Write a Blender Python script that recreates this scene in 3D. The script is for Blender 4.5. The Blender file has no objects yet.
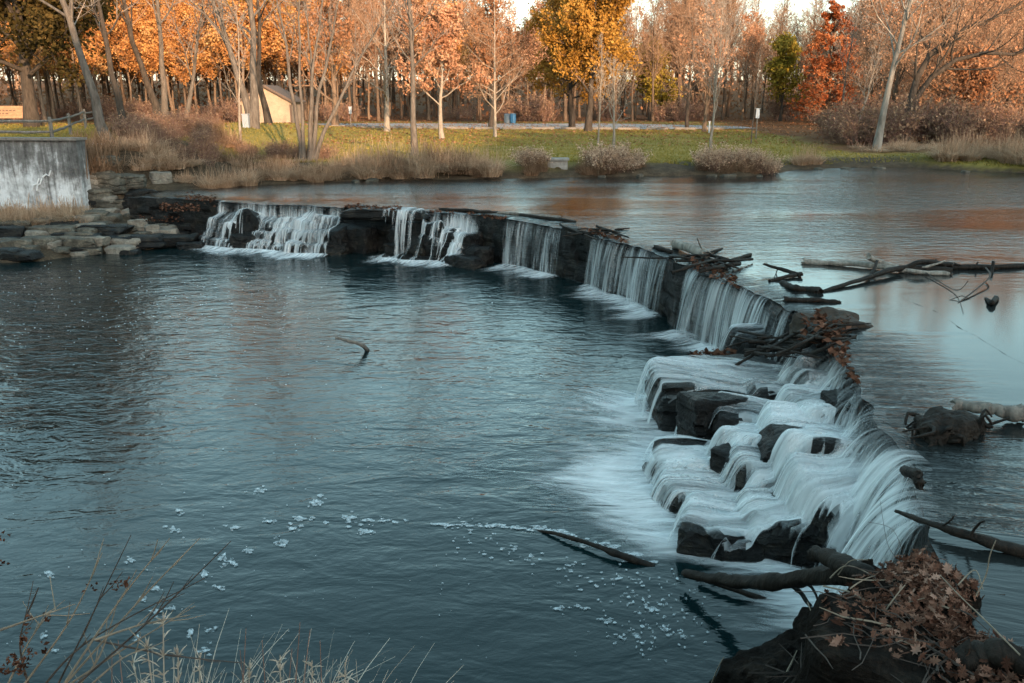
import bpy, math, random
import numpy as np
from mathutils import Vector, geometry
from mathutils.bvhtree import BVHTree

# ------------------------------------------------------------------ camera, sky, sun, exposure
SC = bpy.context.scene
COL = SC.collection
F = 880.0
H = 5.0
PITCH = math.atan((341.5 - 100.0) / F)
cd = bpy.data.cameras.new('camera')
cam = bpy.data.objects.new('camera', cd)
COL.objects.link(cam)
cam.location = (0, 0, H)
cam.rotation_euler = (math.pi / 2 - PITCH, 0, 0)
cd.sensor_width = 36.0
cd.lens = F / 1024 * 36.0
cd.clip_start = 0.05
cd.clip_end = 6000
SC.camera = cam

SUN_EL = math.radians(10.0)
SUN_AZ = math.radians(158.0)
W = bpy.data.worlds.new('World')
SC.world = W
W.use_nodes = True
wt = W.node_tree
bg = wt.nodes['Background']
sky = wt.nodes.new('ShaderNodeTexSky')
sky.sky_type = 'NISHITA'
sky.sun_disc = False
sky.sun_elevation = SUN_EL
sky.sun_rotation = SUN_AZ
sky.air_density = 1.0
sky.dust_density = 1.6
sky.ozone_density = 1.0
hsv = wt.nodes.new('ShaderNodeHueSaturation')       # thin high cloud takes the strong blue out of the sky
hsv.inputs['Saturation'].default_value = 0.78
hsv.inputs['Hue'].default_value = 0.462
tint = wt.nodes.new('ShaderNodeMix')
tint.data_type = 'RGBA'
tint.blend_type = 'MULTIPLY'
tint.inputs[0].default_value = 1.0
tint.inputs[7].default_value = (0.90, 1.0, 1.0, 1)
wt.links.new(sky.outputs[0], hsv.inputs['Color'])
wt.links.new(hsv.outputs[0], tint.inputs[6])
wt.links.new(tint.outputs[2], bg.inputs[0])
bg.inputs[1].default_value = 0.15
sd = bpy.data.lights.new('sun', 'SUN')
sd.energy = 2.9
sd.angle = math.radians(0.5)
sd.color = (1.0, 0.66, 0.40)
sun = bpy.data.objects.new('sun', sd)
COL.objects.link(sun)
SDIR = Vector((math.sin(SUN_AZ) * math.cos(SUN_EL), math.cos(SUN_AZ) * math.cos(SUN_EL), math.sin(SUN_EL)))
sun.rotation_euler = (-SDIR).to_track_quat('-Z', 'Y').to_euler()
SC.view_settings.view_transform = 'Standard'
SC.view_settings.look = 'None'
SC.view_settings.exposure = 2.0
SC.view_settings.gamma = 1.0
SC.render.engine = 'CYCLES'
SC.cycles.max_bounces = 6
SC.cycles.diffuse_bounces = 2
SC.cycles.glossy_bounces = 3
SC.cycles.transparent_max_bounces = 40
SC.cycles.use_denoising = True

RNG = np.random.default_rng(7)
random.seed(7)
WU = 1.60          # upper water level
PZ = 0.24          # pool level below the weir


# ------------------------------------------------------------------ helpers
def ray(px, py):
    x = (px - 512.0) / F
    y = (341.5 - py) / F
    return np.array([x, math.cos(PITCH) + y * math.sin(PITCH), -math.sin(PITCH) + y * math.cos(PITCH)])


def at(px, py, z):
    r = ray(px, py)
    return np.array([0, 0, H]) + r * ((z - H) / r[2])


def aty(px, py, y):
    r = ray(px, py)
    return np.array([0, 0, H]) + r * (y / r[1])


def nrm(a):
    return a / np.maximum(np.linalg.norm(a, axis=-1, keepdims=True), 1e-9)


def smooth(a, b, x):
    t = np.clip((x - a) / (b - a), 0, 1)
    return t * t * (3 - 2 * t)


def vnoise(p, seed=0):
    """value noise in 3-D, p (...,3) -> -1..1"""
    p = np.asarray(p, float)
    i = np.floor(p).astype(np.int64)
    f = p - i
    f = f * f * (3 - 2 * f)

    def h(dx, dy, dz):
        n = (i[..., 0] + dx) * 374761393 + (i[..., 1] + dy) * 668265263 + (i[..., 2] + dz) * 1274126177 + seed * 144269
        n = (n ^ (n >> 13)) * 1274126177
        n = n & 0x7fffffff
        n = (n ^ (n >> 16)) & 0xffff
        return n / 32767.5 - 1.0
    x, y, z = f[..., 0], f[..., 1], f[..., 2]
    a = (h(0, 0, 0) * (1 - x) + h(1, 0, 0) * x) * (1 - y) + (h(0, 1, 0) * (1 - x) + h(1, 1, 0) * x) * y
    b = (h(0, 0, 1) * (1 - x) + h(1, 0, 1) * x) * (1 - y) + (h(0, 1, 1) * (1 - x) + h(1, 1, 1) * x) * y
    return a * (1 - z) + b * z


def fbm(p, seed=0, o=4):
    s, a, f = 0, 0.5, 1.0
    for k in range(o):
        s = s + a * vnoise(np.asarray(p) * f, seed + k)
        a *= .5
        f *= 2.03
    return s


class MB:
    """collects vertices and faces, links them as ONE mesh object"""
    def __init__(s):
        s.v, s.q, s.t, s.n = [], [], [], 0
        s.qm, s.tm, s.qv, s.tv = [], [], [], []
        s.pa = {}

    def add(s, verts_, faces, mat=0, var=None, **pa):
        v = np.asarray(verts_, float).reshape(-1, 3)
        f = np.asarray(faces, np.int64) + s.n
        k = len(f)
        s.v.append(v)
        var = np.full(k, .5) if var is None else np.broadcast_to(var, (k,))
        m = np.broadcast_to(mat, (k,))
        if f.shape[1] == 4:
            s.q.append(f); s.qm.append(m); s.qv.append(var)
        else:
            s.t.append(f); s.tm.append(m); s.tv.append(var)
        for key, val in pa.items():
            s.pa.setdefault(key, []).append((s.n, np.asarray(val, float).ravel()))
        s.n += len(v)

    def tubes(s, P, R, m=4, mat=0, var=None, cap=False):
        P = np.asarray(P, float)
        R = np.asarray(R, float)
        N, K = P.shape[:2]
        T = np.empty_like(P)
        T[:, 1:-1] = P[:, 2:] - P[:, :-2]
        T[:, 0] = P[:, 1] - P[:, 0]
        T[:, -1] = P[:, -1] - P[:, -2]
        T = nrm(T)
        mean = nrm(P[:, -1] - P[:, 0])
        ref = np.where(np.abs(mean[:, 2:3]) > .7, np.array([[1., 0, 0]]), np.array([[0, 0, 1.]]))
        U = nrm(np.cross(T, ref[:, None, :]))
        V = np.cross(T, U)
        a = np.arange(m) * 2 * math.pi / m
        X = P[:, :, None, :] + R[:, :, None, None] * (np.cos(a)[:, None] * U[:, :, None, :] + np.sin(a)[:, None] * V[:, :, None, :])
        i = np.arange(N * K * m).reshape(N, K, m)
        j = np.roll(i, -1, 2)
        q = np.stack([i[:, :-1], j[:, :-1], j[:, 1:], i[:, 1:]], -1).reshape(-1, 4)
        if var is not None:
            var = np.repeat(np.broadcast_to(var, (N,)), (K - 1) * m)
        base = s.n
        s.add(X.reshape(-1, 3), q, mat, var)
        if cap:
            for n in range(N):
                for e, o in ((0, -1), (K - 1, 1)):
                    ring = (i[n, e] if o > 0 else i[n, e][::-1])
                    c = P[n, e] + T[n, e] * R[n, e] * .12 * o
                    rv = X[n, e] if o > 0 else X[n, e][::-1]
                    s.add(np.vstack([rv, c[None]]), [[k, (k + 1) % m, m] for k in range(m)], mat)

    def box(s, c, size, rz=0, mat=0, var=None, rx=0, ry=0):
        x, y, z = np.asarray(size) / 2.
        v = np.array([[a * x, b * y, d * z] for a in (-1, 1) for b in (-1, 1) for d in (-1, 1)])
        v = v @ rotm(rx, ry, rz).T
        s.add(v + np.asarray(c), [[0, 1, 3, 2], [4, 6, 7, 5], [0, 4, 5, 1], [2, 3, 7, 6], [0, 2, 6, 4], [1, 5, 7, 3]], mat, var)

    def rel(s, loc):
        for i in range(len(s.v)): s.v[i] = s.v[i] - np.asarray(loc, float)
        return s

    def mesh(s, name, mats, smoothed=False):
        me = bpy.data.meshes.new(name)
        V = np.concatenate(s.v) if s.v else np.zeros((0, 3))
        q = np.concatenate(s.q) if s.q else np.zeros((0, 4), np.int64)
        t = np.concatenate(s.t) if s.t else np.zeros((0, 3), np.int64)
        me.vertices.add(len(V))
        me.vertices.foreach_set('co', V.ravel())
        me.loops.add(q.size + t.size)
        me.loops.foreach_set('vertex_index', np.concatenate([q.ravel(), t.ravel()]).astype(np.int32))
        me.polygons.add(len(q) + len(t))
        st = np.concatenate([np.arange(len(q)) * 4, q.size + np.arange(len(t)) * 3]).astype(np.int32)
        me.polygons.foreach_set('loop_start', st)
        mi = np.concatenate(s.qm + s.tm) if (s.qm or s.tm) else np.zeros(0)
        me.polygons.foreach_set('material_index', mi.astype(np.int32))
        me.polygons.foreach_set('use_smooth', np.full(len(st), smoothed))
        va = me.attributes.new('var', 'FLOAT', 'FACE')
        va.data.foreach_set('value', (np.concatenate(s.qv + s.tv) if len(st) else np.zeros(0)).astype(np.float32))
        for k, lst in s.pa.items():
            arr = np.zeros(len(V), np.float32)
            for o, vals in lst:
                arr[o:o + len(vals)] = vals
            me.attributes.new(k, 'FLOAT', 'POINT').data.foreach_set('value', arr)
        for m in (mats if isinstance(mats, (list, tuple)) else [mats]):
            me.materials.append(m)
        me.update(calc_edges=True)
        me.validate()
        return me

    def build(s, name, mats, parent=None, smoothed=False):
        o = bpy.data.objects.new(name, s.mesh(name, mats, smoothed))
        COL.objects.link(o)
        o.parent = parent
        return o


def rotm(rx, ry, rz):
    cx, sx, cy, sy, cz, sz = math.cos(rx), math.sin(rx), math.cos(ry), math.sin(ry), math.cos(rz), math.sin(rz)
    return (np.array([[cz, -sz, 0], [sz, cz, 0], [0, 0, 1]]) @ np.array([[cy, 0, sy], [0, 1, 0], [-sy, 0, cy]])
            @ np.array([[1, 0, 0], [0, cx, -sx], [0, sx, cx]]))


def tag(o, label=None, cat=None, group=None, kind=None):
    if label: o['label'] = label
    if cat: o['category'] = cat
    if group: o['group'] = group
    if kind: o['kind'] = kind
    return o


def thing(name, loc, rz=0, label=None, cat=None, group=None):
    o = bpy.data.objects.new(name, None)
    COL.objects.link(o)
    o.empty_display_size = .2
    o.location = [float(c) for c in loc]
    o.rotation_euler = (0, 0, rz)
    return tag(o, label, cat, group)


def meshobj(name, me, parent=None):
    o = bpy.data.objects.new(name, me)
    COL.objects.link(o)
    o.parent = parent
    return o


# ------------------------------------------------------------------ materials
def newmat(name):
    m = bpy.data.materials.new(name)
    m.use_nodes = True
    nt = m.node_tree
    p = nt.nodes['Principled BSDF']
    return m, nt, p


def N(nt, typ, **kw):
    n = nt.nodes.new(typ)
    for k, v in kw.items():
        if k.startswith('i_'):
            key = k[2:]
            n.inputs[int(key) if key.isdigit() else key.replace('_', ' ')].default_value = v
        else:
            setattr(n, k, v)
    return n


def ramp(nt, fac, stops, interp='LINEAR'):
    r = nt.nodes.new('ShaderNodeValToRGB')
    r.color_ramp.interpolation = interp
    el = r.color_ramp.elements
    while len(el) < len(stops):
        el.new(.5)
    for e, (p, c) in zip(el, stops):
        e.position = p
        e.color = (*c, 1) if len(c) == 3 else c
    nt.links.new(fac, r.inputs[0])
    return r.outputs[0]


def gcol(v):
    return (v, v, v)


def math_(nt, op, a, b=None, clamp=False):
    n = nt.nodes.new('ShaderNodeMath')
    n.operation = op
    n.use_clamp = clamp
    for i, x in enumerate((a, b)):
        if x is None: continue
        if isinstance(x, (int, float)): n.inputs[i].default_value = x
        else: nt.links.new(x, n.inputs[i])
    return n.outputs[0]


def mixc(nt, fac, a, b, mode='MIX'):
    n = nt.nodes.new('ShaderNodeMix')
    n.data_type = 'RGBA'
    n.blend_type = mode
    for sock, x in ((n.inputs[0], fac), (n.inputs[6], a), (n.inputs[7], b)):
        if isinstance(x, (int, float)): sock.default_value = x
        elif isinstance(x, tuple): sock.default_value = (*x, 1)
        else: nt.links.new(x, sock)
    return n.outputs[2]


def noise_(nt, scale, detail=4, rough=.55, vec=None, dist=0, space='Object'):
    n = N(nt, 'ShaderNodeTexNoise', i_Scale=scale, i_Detail=detail, i_Roughness=rough, i_Distortion=dist)
    if vec is None:
        tc = nt.nodes.new('ShaderNodeTexCoord')
        vec = tc.outputs[space]
    nt.links.new(vec, n.inputs['Vector'])
    return n.outputs[0]


def mapped(nt, scale, rot=(0, 0, 0), space='Object'):
    tc = nt.nodes.new('ShaderNodeTexCoord')
    mp = nt.nodes.new('ShaderNodeMapping')
    mp.inputs['Scale'].default_value = scale
    mp.inputs['Rotation'].default_value = rot
    nt.links.new(tc.outputs[space], mp.inputs[0])
    return mp.outputs[0]


def bump(nt, p, h, strength=.5, dist=.02):
    b = N(nt, 'ShaderNodeBump', i_Strength=strength, i_Distance=dist)
    nt.links.new(h, b.inputs['Height'])
    nt.links.new(b.outputs[0], p.inputs['Normal'])
    return b


def bark(name, c0, c1, scale=3., rough=.9):
    m, nt, p = newmat(name)
    v = mapped(nt, (1, 1, .25))
    n = noise_(nt, scale * 3, 5, .65, v)
    c = ramp(nt, n, [(.3, c0), (.7, c1)])
    nt.links.new(c, p.inputs['Base Color'])
    p.inputs['Roughness'].default_value = rough
    p.inputs['Specular IOR Level'].default_value = .2
    bump(nt, p, n, .9, .04)
    return m


def leafmat(name, stops, trans=.35, clump=.35):
    """per-leaf colour from the leaf's own tint plus slow clumps through the crown"""
    m, nt, p = newmat(name)
    a = N(nt, 'ShaderNodeAttribute', attribute_name='var')
    n = noise_(nt, clump, 2, .5, None, 0, 'Object')
    f = math_(nt, 'ADD', math_(nt, 'MULTIPLY', a.outputs['Fac'], .6), math_(nt, 'MULTIPLY', n, .45), True)
    c = ramp(nt, f, stops)
    out = nt.nodes['Material Output']
    d = nt.nodes.new('ShaderNodeBsdfDiffuse')
    t = nt.nodes.new('ShaderNodeBsdfTranslucent')
    nt.links.new(c, d.inputs[0])
    nt.links.new(c, t.inputs[0])
    mx = nt.nodes.new('ShaderNodeMixShader')
    mx.inputs[0].default_value = trans
    nt.links.new(d.outputs[0], mx.inputs[1])
    nt.links.new(t.outputs[0], mx.inputs[2])
    nt.links.new(mx.outputs[0], out.inputs[0])
    nt.nodes.remove(p)
    return m


def plain(name, c, rough=.7, var=.25, scale=6., metal=0, bumpd=0.004):
    m, nt, p = newmat(name)
    n = noise_(nt, scale, 5, .6)
    d = tuple(x * (1 - var) for x in c)
    l = tuple(min(1, x * (1 + var)) for x in c)
    nt.links.new(ramp(nt, n, [(.3, d), (.7, l)]), p.inputs['Base Color'])
    p.inputs['Roughness'].default_value = rough
    p.inputs['Metallic'].default_value = metal
    if bumpd: bump(nt, p, n, .5, bumpd)
    return m


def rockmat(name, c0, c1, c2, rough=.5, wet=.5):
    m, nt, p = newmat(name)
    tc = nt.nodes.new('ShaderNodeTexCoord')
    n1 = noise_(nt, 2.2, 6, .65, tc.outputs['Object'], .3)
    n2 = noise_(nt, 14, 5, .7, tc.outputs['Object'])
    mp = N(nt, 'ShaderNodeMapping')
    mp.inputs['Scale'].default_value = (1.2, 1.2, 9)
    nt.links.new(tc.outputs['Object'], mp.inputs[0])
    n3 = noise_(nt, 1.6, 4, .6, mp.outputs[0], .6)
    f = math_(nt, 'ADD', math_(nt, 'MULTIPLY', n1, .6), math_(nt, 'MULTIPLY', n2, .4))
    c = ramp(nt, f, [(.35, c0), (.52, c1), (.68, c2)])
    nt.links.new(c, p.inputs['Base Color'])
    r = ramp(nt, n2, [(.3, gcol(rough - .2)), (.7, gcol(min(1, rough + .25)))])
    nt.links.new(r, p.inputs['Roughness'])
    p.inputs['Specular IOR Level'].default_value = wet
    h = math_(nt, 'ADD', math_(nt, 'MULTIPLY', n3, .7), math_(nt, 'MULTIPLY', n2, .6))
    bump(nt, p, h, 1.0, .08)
    return m


M = {}
M['bark_gray'] = bark('bark_gray', (.055, .045, .037), (.15, .13, .11))
M['bark_dark'] = bark('bark_dark', (.022, .018, .014), (.075, .06, .048))
M['bark_pale'] = bark('bark_pale', (.14, .115, .09), (.32, .275, .225))
M['bark_brown'] = bark('bark_brown', (.075, .052, .036), (.20, .14, .095))
M['bark_forest'] = bark('bark_forest', (.05, .035, .025), (.14, .095, .065))
M['twig_warm'] = bark('twig_warm', (.15, .09, .055), (.33, .205, .13))
M['twig_gray'] = bark('twig_gray', (.13, .105, .085), (.27, .225, .19))
M['bark_plane'] = bark('bark_plane', (.09, .08, .066), (.32, .29, .25), 1.0)
M['leaf_orange'] = leafmat('leaf_orange', [(.15, (.24, .10, .035)), (.45, (.42, .19, .065)), (.75, (.56, .30, .11)), (.95, (.62, .42, .20))])
M['leaf_gold'] = leafmat('leaf_gold', [(.15, (.17, .08, .018)), (.45, (.33, .17, .035)), (.8, (.45, .25, .06)), (.95, (.50, .34, .11))])
M['leaf_pink'] = leafmat('leaf_pink', [(.15, (.24, .11, .06)), (.45, (.42, .21, .12)), (.75, (.54, .31, .185)), (.95, (.60, .41, .28))])
M['leaf_rust'] = leafmat('leaf_rust', [(.15, (.16, .07, .035)), (.5, (.30, .14, .07)), (.85, (.42, .22, .12))])
M['leaf_red'] = leafmat('leaf_red', [(.15, (.18, .048, .02)), (.5, (.40, .125, .048)), (.85, (.52, .22, .09))])
M['leaf_olive'] = leafmat('leaf_olive', [(.15, (.02, .016, .007)), (.5, (.055, .042, .015)), (.85, (.12, .08, .028))])
M['leaf_yellowgreen'] = leafmat('leaf_yellowgreen', [(.15, (.10, .085, .015)), (.5, (.26, .19, .03)), (.85, (.40, .29, .06))])
M['leaf_litter'] = leafmat('leaf_litter', [(.1, (.02, .010, .007)), (.45, (.07, .032, .02)), (.75, (.14, .065, .042)), (.95, (.24, .14, .10))], .15, 2.)
M['dry_grass'] = leafmat('dry_grass', [(.1, (.20, .115, .065)), (.35, (.42, .275, .175)), (.65, (.60, .43, .30)), (.95, (.74, .59, .45))], .35, 1.)
M['dry_brown'] = leafmat('dry_brown', [(.1, (.10, .06, .035)), (.45, (.21, .13, .08)), (.75, (.33, .22, .145)), (.95, (.42, .31, .21))], .2, 1.)
M['pale_grass'] = leafmat('pale_grass', [(.1, (.22, .17, .13)), (.5, (.42, .35, .28)), (.9, (.62, .55, .46))], .25, 1.)
M['blade_green'] = leafmat('blade_green', [(.1, (.10, .085, .016)), (.45, (.20, .165, .038)), (.75, (.28, .22, .065)), (.95, (.34, .24, .11))], .3, .12)
M['stone_dry'] = rockmat('stone_dry', (.085, .075, .065), (.21, .185, .15), (.36, .32, .26), .8, .25)
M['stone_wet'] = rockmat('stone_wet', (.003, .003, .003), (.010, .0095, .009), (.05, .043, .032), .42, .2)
M['stone_moss'] = rockmat('stone_moss', (.03, .027, .022), (.09, .08, .062), (.25, .22, .17), .7, .25)
M['wood_wet'] = bark('wood_wet', (.005, .004, .003), (.026, .019, .014), 5., .7)
M['wood_gray'] = bark('wood_gray', (.07, .062, .054), (.25, .225, .195), 4., .85)
M['wood_birch'] = bark('wood_birch', (.10, .085, .07), (.36, .33, .29), 3., .85)
M['twig_dark'] = plain('twig_dark', (.045, .03, .022), .8, .4, 20)
M['twig_tan'] = plain('twig_tan', (.20, .155, .11), .8, .3, 20)
M['rotten_wood'] = rockmat('rotten_wood', (.004, .003, .0025), (.013, .010, .008), (.04, .029, .022), .9, .06)
M['soil'] = plain('soil', (.035, .024, .016), .95, .5, 9, 0, .03)

# ------------------------------------------------------------------ crest of the weir, shores
CREST_PX = [(128, 198.5), (185, 200), (245, 203), (330, 207), (400, 210), (470, 214), (520, 220), (575, 230), (620, 241),
            (680, 263), (720, 278), (760, 293), (795, 313), (826, 342), (858, 380), (884, 420), (905, 460), (920, 500),
            (934, 550), (954, 610), (985, 690)]
cp = np.array([at(x, y, WU)[:2] for x, y in CREST_PX])
cs = np.concatenate([[0], np.cumsum(np.linalg.norm(np.diff(cp, axis=0), axis=1))])
CS = np.arange(0, cs[-1], .05)
CX = np.interp(CS, cs, cp[:, 0])
CY = np.interp(CS, cs, cp[:, 1])
ker = np.hanning(31); ker /= ker.sum()
pad = lambda a: np.concatenate([2 * a[0] - a[15:0:-1], a, 2 * a[-1] - a[-2:-17:-1]])
CX, CY = np.convolve(pad(CX), ker, 'valid'), np.convolve(pad(CY), ker, 'valid')
# the crest is not a ruled line: small offsets in plan
off = .10 * vnoise(np.stack([CS * .9, CS * 0, CS * 0], 1), 5) + .05 * vnoise(np.stack([CS * 3, CS * 0, CS * 0], 1), 6)
CT = nrm(np.stack([np.gradient(CX), np.gradient(CY)], 1))
CN = np.stack([CT[:, 1], -CT[:, 0]], 1)            # downstream
CX, CY = CX + CN[:, 0] * off, CY + CN[:, 1] * off
CPX = np.interp(CS, cs, [p[0] for p in CREST_PX])   # photo column at every crest sample
smk = np.hanning(41); smk /= smk.sum()
CN = nrm(np.stack([np.convolve(np.pad(CN[:, i], 20, 'edge'), smk, 'valid') for i in (0, 1)], 1))


def s_of(px):
    return float(np.interp(px, CPX, CS))


def crest(s, t=0.0):
    x = np.interp(s, CS, CX); y = np.interp(s, CS, CY)
    nx = np.interp(s, CS, CN[:, 0]); ny = np.interp(s, CS, CN[:, 1])
    return np.stack([x + nx * t, y + ny * t], -1)


# stretches of the crest that carry water: (photo column from, to, strength)
FLOW = [(190, 206, .10), (219, 346, .88), (397, 482, .9), (486, 505, .16), (507, 567, .72), (573, 590, .16), (592, 671, .78), (676, 690, .3),
        (692, 794, .85), (816, 928, .90)]


def flow_at(s):
    px = np.interp(s, CS, CPX)
    f = np.zeros_like(np.asarray(s, float))
    for a, b, k in FLOW:
        sa, sb = s_of(a), s_of(b)
        f = np.maximum(f, k * smooth(sa - .02, sa + .12, s) * (1 - smooth(sb - .12, sb + .02, s)))
    return f


def crest_z(s):
    s = np.asarray(s, float)
    f = np.clip(flow_at(s) * 1.4, 0, 1)
    rough = .025 * vnoise(np.stack([s * 4, s * 0, s * 0], -1), 11) + .03 * vnoise(np.stack([s * 1.1, s * 0, s * 0], -1), 12)
    return 1.655 - .095 * np.maximum(f, smooth(922, 932, np.interp(s, CS, CPX))) + rough * (1 - .6 * f)


SHORE_PX = [(206, 191), (260, 186), (330, 183), (372, 181), (420, 181), (480, 180), (545, 179), (600, 177.5), (660, 177), (700, 176), (745, 178), (775, 175),
            (800, 170), (850, 168.5), (905, 168), (940, 170), (985, 172.5), (1024, 174)]
far_shore = [tuple(at(x, y, WU)[:2]) for x, y in SHORE_PX]
e0 = far_shore[-1]
low_left = [tuple(at(x, y, PZ)[:2]) for x, y in [(0, 263), (40, 262), (75, 256), (105, 253), (150, 250), (186, 246)]]
c0 = crest(s_of(186), -.2)
WATER_POLY = np.array([(-60, 33), (-33, 30.5)] + low_left + [tuple(c0), tuple(crest(s_of(195), -1.2))] + far_shore +
                      [(e0[0] + 14, e0[1] - 1.5), (e0[0] + 60, e0[1] - 8), (90, 5), (12, 3.6), (4.6, 4.4), (3.2, 5.0), (1.5, 5.4), (-2.0, 5.6), (-6, 5.2), (-14, 5), (-60, 4)])


def sdist(x, y, poly):
    """signed distance, positive outside"""
    px, py = x[..., None], y[..., None]
    a = poly; b = np.roll(poly, -1, 0)
    ax, ay, bx, by = a[:, 0], a[:, 1], b[:, 0], b[:, 1]
    dx, dy = bx - ax, by - ay
    t = np.clip(((px - ax) * dx + (py - ay) * dy) / (dx * dx + dy * dy), 0, 1)
    d = np.sqrt((px - ax - t * dx) ** 2 + (py - ay - t * dy) ** 2).min(-1)
    c = ((ay > py) != (by > py)) & (px < (bx - ax) * (py - ay) / np.where(by == ay, 1e-9, by - ay) + ax)
    ins = c.sum(-1) % 2 == 1
    return np.where(ins, -d, d)


def shore_sd(x, y):
    out = np.empty(x.shape)
    xf, yf, of = x.ravel(), y.ravel(), out.ravel()
    for i in range(0, len(xf), 20000):
        of[i:i + 20000] = sdist(xf[i:i + 20000], yf[i:i + 20000], WATER_POLY)
    return of.reshape(x.shape)


WALL_A, WALL_B = aty(-60, 140, 33.4)[:2], aty(77, 140, 33.0)[:2]


def ground_full(x, y):
    x = np.asarray(x, float); y = np.asarray(y, float)
    sd = shore_sd(x, y)
    wob = vnoise(np.stack([x * .5, y * .5, x * 0], -1), 3) * .35
    sdw = sd + wob * np.clip(np.abs(sd), 0, 1)
    lw = PZ + (WU - PZ) * np.maximum(smooth(31.5, 34.5, y + .25 * (x + 11)), smooth(2.6, 4.2, x))
    base = 2.15 + .004 * np.clip(y - 45, 0, 60) + .9 * smooth(118, 175, y) + 7 * smooth(140, 260, y) + .12 * vnoise(np.stack([x * .07, y * .07, x * 0], -1), 9)
    base = base + 1.15 * smooth(-12.5, -16.0, x) * (1 - smooth(62, 92, y))
    base = np.where(y < 8, 3.55 + 13.5 * smooth(-14, -70, y), base)
    L = np.where(y < 8, 2.2, np.where(x < -9, 2.6 + 3.6 * (1 - smooth(33.5, 37, y)), 1.5))
    rise = (base - lw) * (1 - np.exp(-np.clip(sdw, 0, 400) / L))
    z = lw + .0 + rise
    zin = lw - 2.7 * (1 - np.exp(np.clip(sd, -60, 0) / 1.3))
    z = np.where(sd > 0, z, zin)
    # bank in front of the concrete wall stays low
    front = smooth(-13.2, -14.6, x) * (1 - smooth(33.3, 33.8, y)) * (y > 20)
    z = z * (1 - front) + np.minimum(z, PZ + .08 + .20 * np.clip(sd, 0, 3.2)) * front * (sd > 0) + z * front * (sd <= 0)
    z = z + np.where((sd > 0) & (y < 60), .06 * vnoise(np.stack([x * 1.3, y * 1.3, x * 0], -1), 4) * np.clip(sd, 0, 1), 0)
    return z, sd


def gz(x, y):
    return float(ground_full(np.array([x]), np.array([y]))[0][0])


def gzv(x, y):
    return ground_full(x, y)[0]


# ------------------------------------------------------------------ ground: one sheet to the horizon
def axis(segs):
    out = []
    for a, b, st in segs:
        out += list(np.arange(a, b, st))
    return np.array(out + [segs[-1][1]])


gx = axis([(-3000, -400, 400), (-400, -120, 20), (-120, -32, 2.5), (-32, 34, .4), (34, 140, 2.5), (140, 400, 20), (400, 3000, 400)])
gy = axis([(-600, -120, 60), (-120, -8, 4), (-8, 2, .8), (2, 8, .3), (8, 26, 1.5), (26, 62, .4), (62, 135, 1.2), (135, 300, 6), (300, 600, 30), (600, 4000, 400)])
GX, GY = np.meshgrid(gx, gy, indexing='ij')
GZ, GSD = ground_full(GX, GY)
g = MB()
ii = np.arange(GX.size).reshape(GX.shape)
qd = np.stack([ii[:-1, :-1], ii[1:, :-1], ii[1:, 1:], ii[:-1, 1:]], -1).reshape(-1, 4)
nz = fbm(np.stack([GX * .22, GY * .22, GX * 0], -1), 21, 4)
bankm = (1 - smooth(1.2, 3.2, GSD + nz * 2.2)) * (1 - smooth(6, 9, GX - 14)) + smooth(.2, .9, (1 - smooth(.2, .9, GSD)))
bankm = np.clip(np.where(GX < -9.5, np.maximum(bankm, (1 - smooth(6, 12, GSD + 3 * nz)) * (GY < 62)), bankm), 0, 1)
forest = smooth(112, 119, GY + 5 * nz + np.where(GX < -16, (GX + 16) * -.05, 0))
forest = np.maximum(forest, smooth(17.5, 20.5, GX - .10 * (GY - 50) + 2.5 * nz) * smooth(47.5, 52, GY + 2 * nz - .12 * (GX - 18)))
forest = np.maximum(forest, GY < 10)
g.add(np.stack([GX, GY, GZ], -1).reshape(-1, 3), qd, bank=bankm, forest=forest)
m, nt, p = newmat('ground')
ab = N(nt, 'ShaderNodeAttribute', attribute_name='bank').outputs['Fac']
af = N(nt, 'ShaderNodeAttribute', attribute_name='forest').outputs['Fac']
tc = nt.nodes.new('ShaderNodeTexCoord')
nA = noise_(nt, .22, 5, .6, tc.outputs['Object'])
nB = noise_(nt, 2.5, 6, .7, tc.outputs['Object'])
nC = noise_(nt, 14, 5, .75, tc.outputs['Object'])
lawn = ramp(nt, math_(nt, 'ADD', math_(nt, 'MULTIPLY', nA, .55), math_(nt, 'MULTIPLY', nB, .45)),
            [(.3, (.12, .095, .022)), (.48, (.22, .175, .045)), (.6, (.29, .215, .07)), (.75, (.33, .23, .10))])
lit = ramp(nt, math_(nt, 'ADD', math_(nt, 'MULTIPLY', nB, .5), math_(nt, 'MULTIPLY', nC, .5)),
           [(.3, (.045, .022, .012)), (.5, (.15, .07, .032)), (.7, (.28, .15, .07))])
soil = ramp(nt, math_(nt, 'ADD', math_(nt, 'MULTIPLY', nB, .5), math_(nt, 'MULTIPLY', nC, .5)),
            [(.3, (.022, .017, .012)), (.5, (.065, .048, .032)), (.7, (.16, .12, .08))])
c = mixc(nt, af, lawn, lit)
c = mixc(nt, ab, c, soil)
nt.links.new(c, p.inputs['Base Color'])
p.inputs['Roughness'].default_value = .95
p.inputs['Specular IOR Level'].default_value = .1
bump(nt, p, math_(nt, 'ADD', nB, nC), .7, .06)
M['ground'] = m
tag(g.build('ground', m, smoothed=True), kind='structure')


# ------------------------------------------------------------------ water
def watermat(name, deep, rough, streak=False):
    m, nt, p = newmat(name)
    p.inputs['Base Color'].default_value = (*deep, 1)
    p.inputs['Roughness'].default_value = rough
    p.inputs['IOR'].default_value = 1.333
    p.inputs['Specular IOR Level'].default_value = .5
    return m, nt, p


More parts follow.
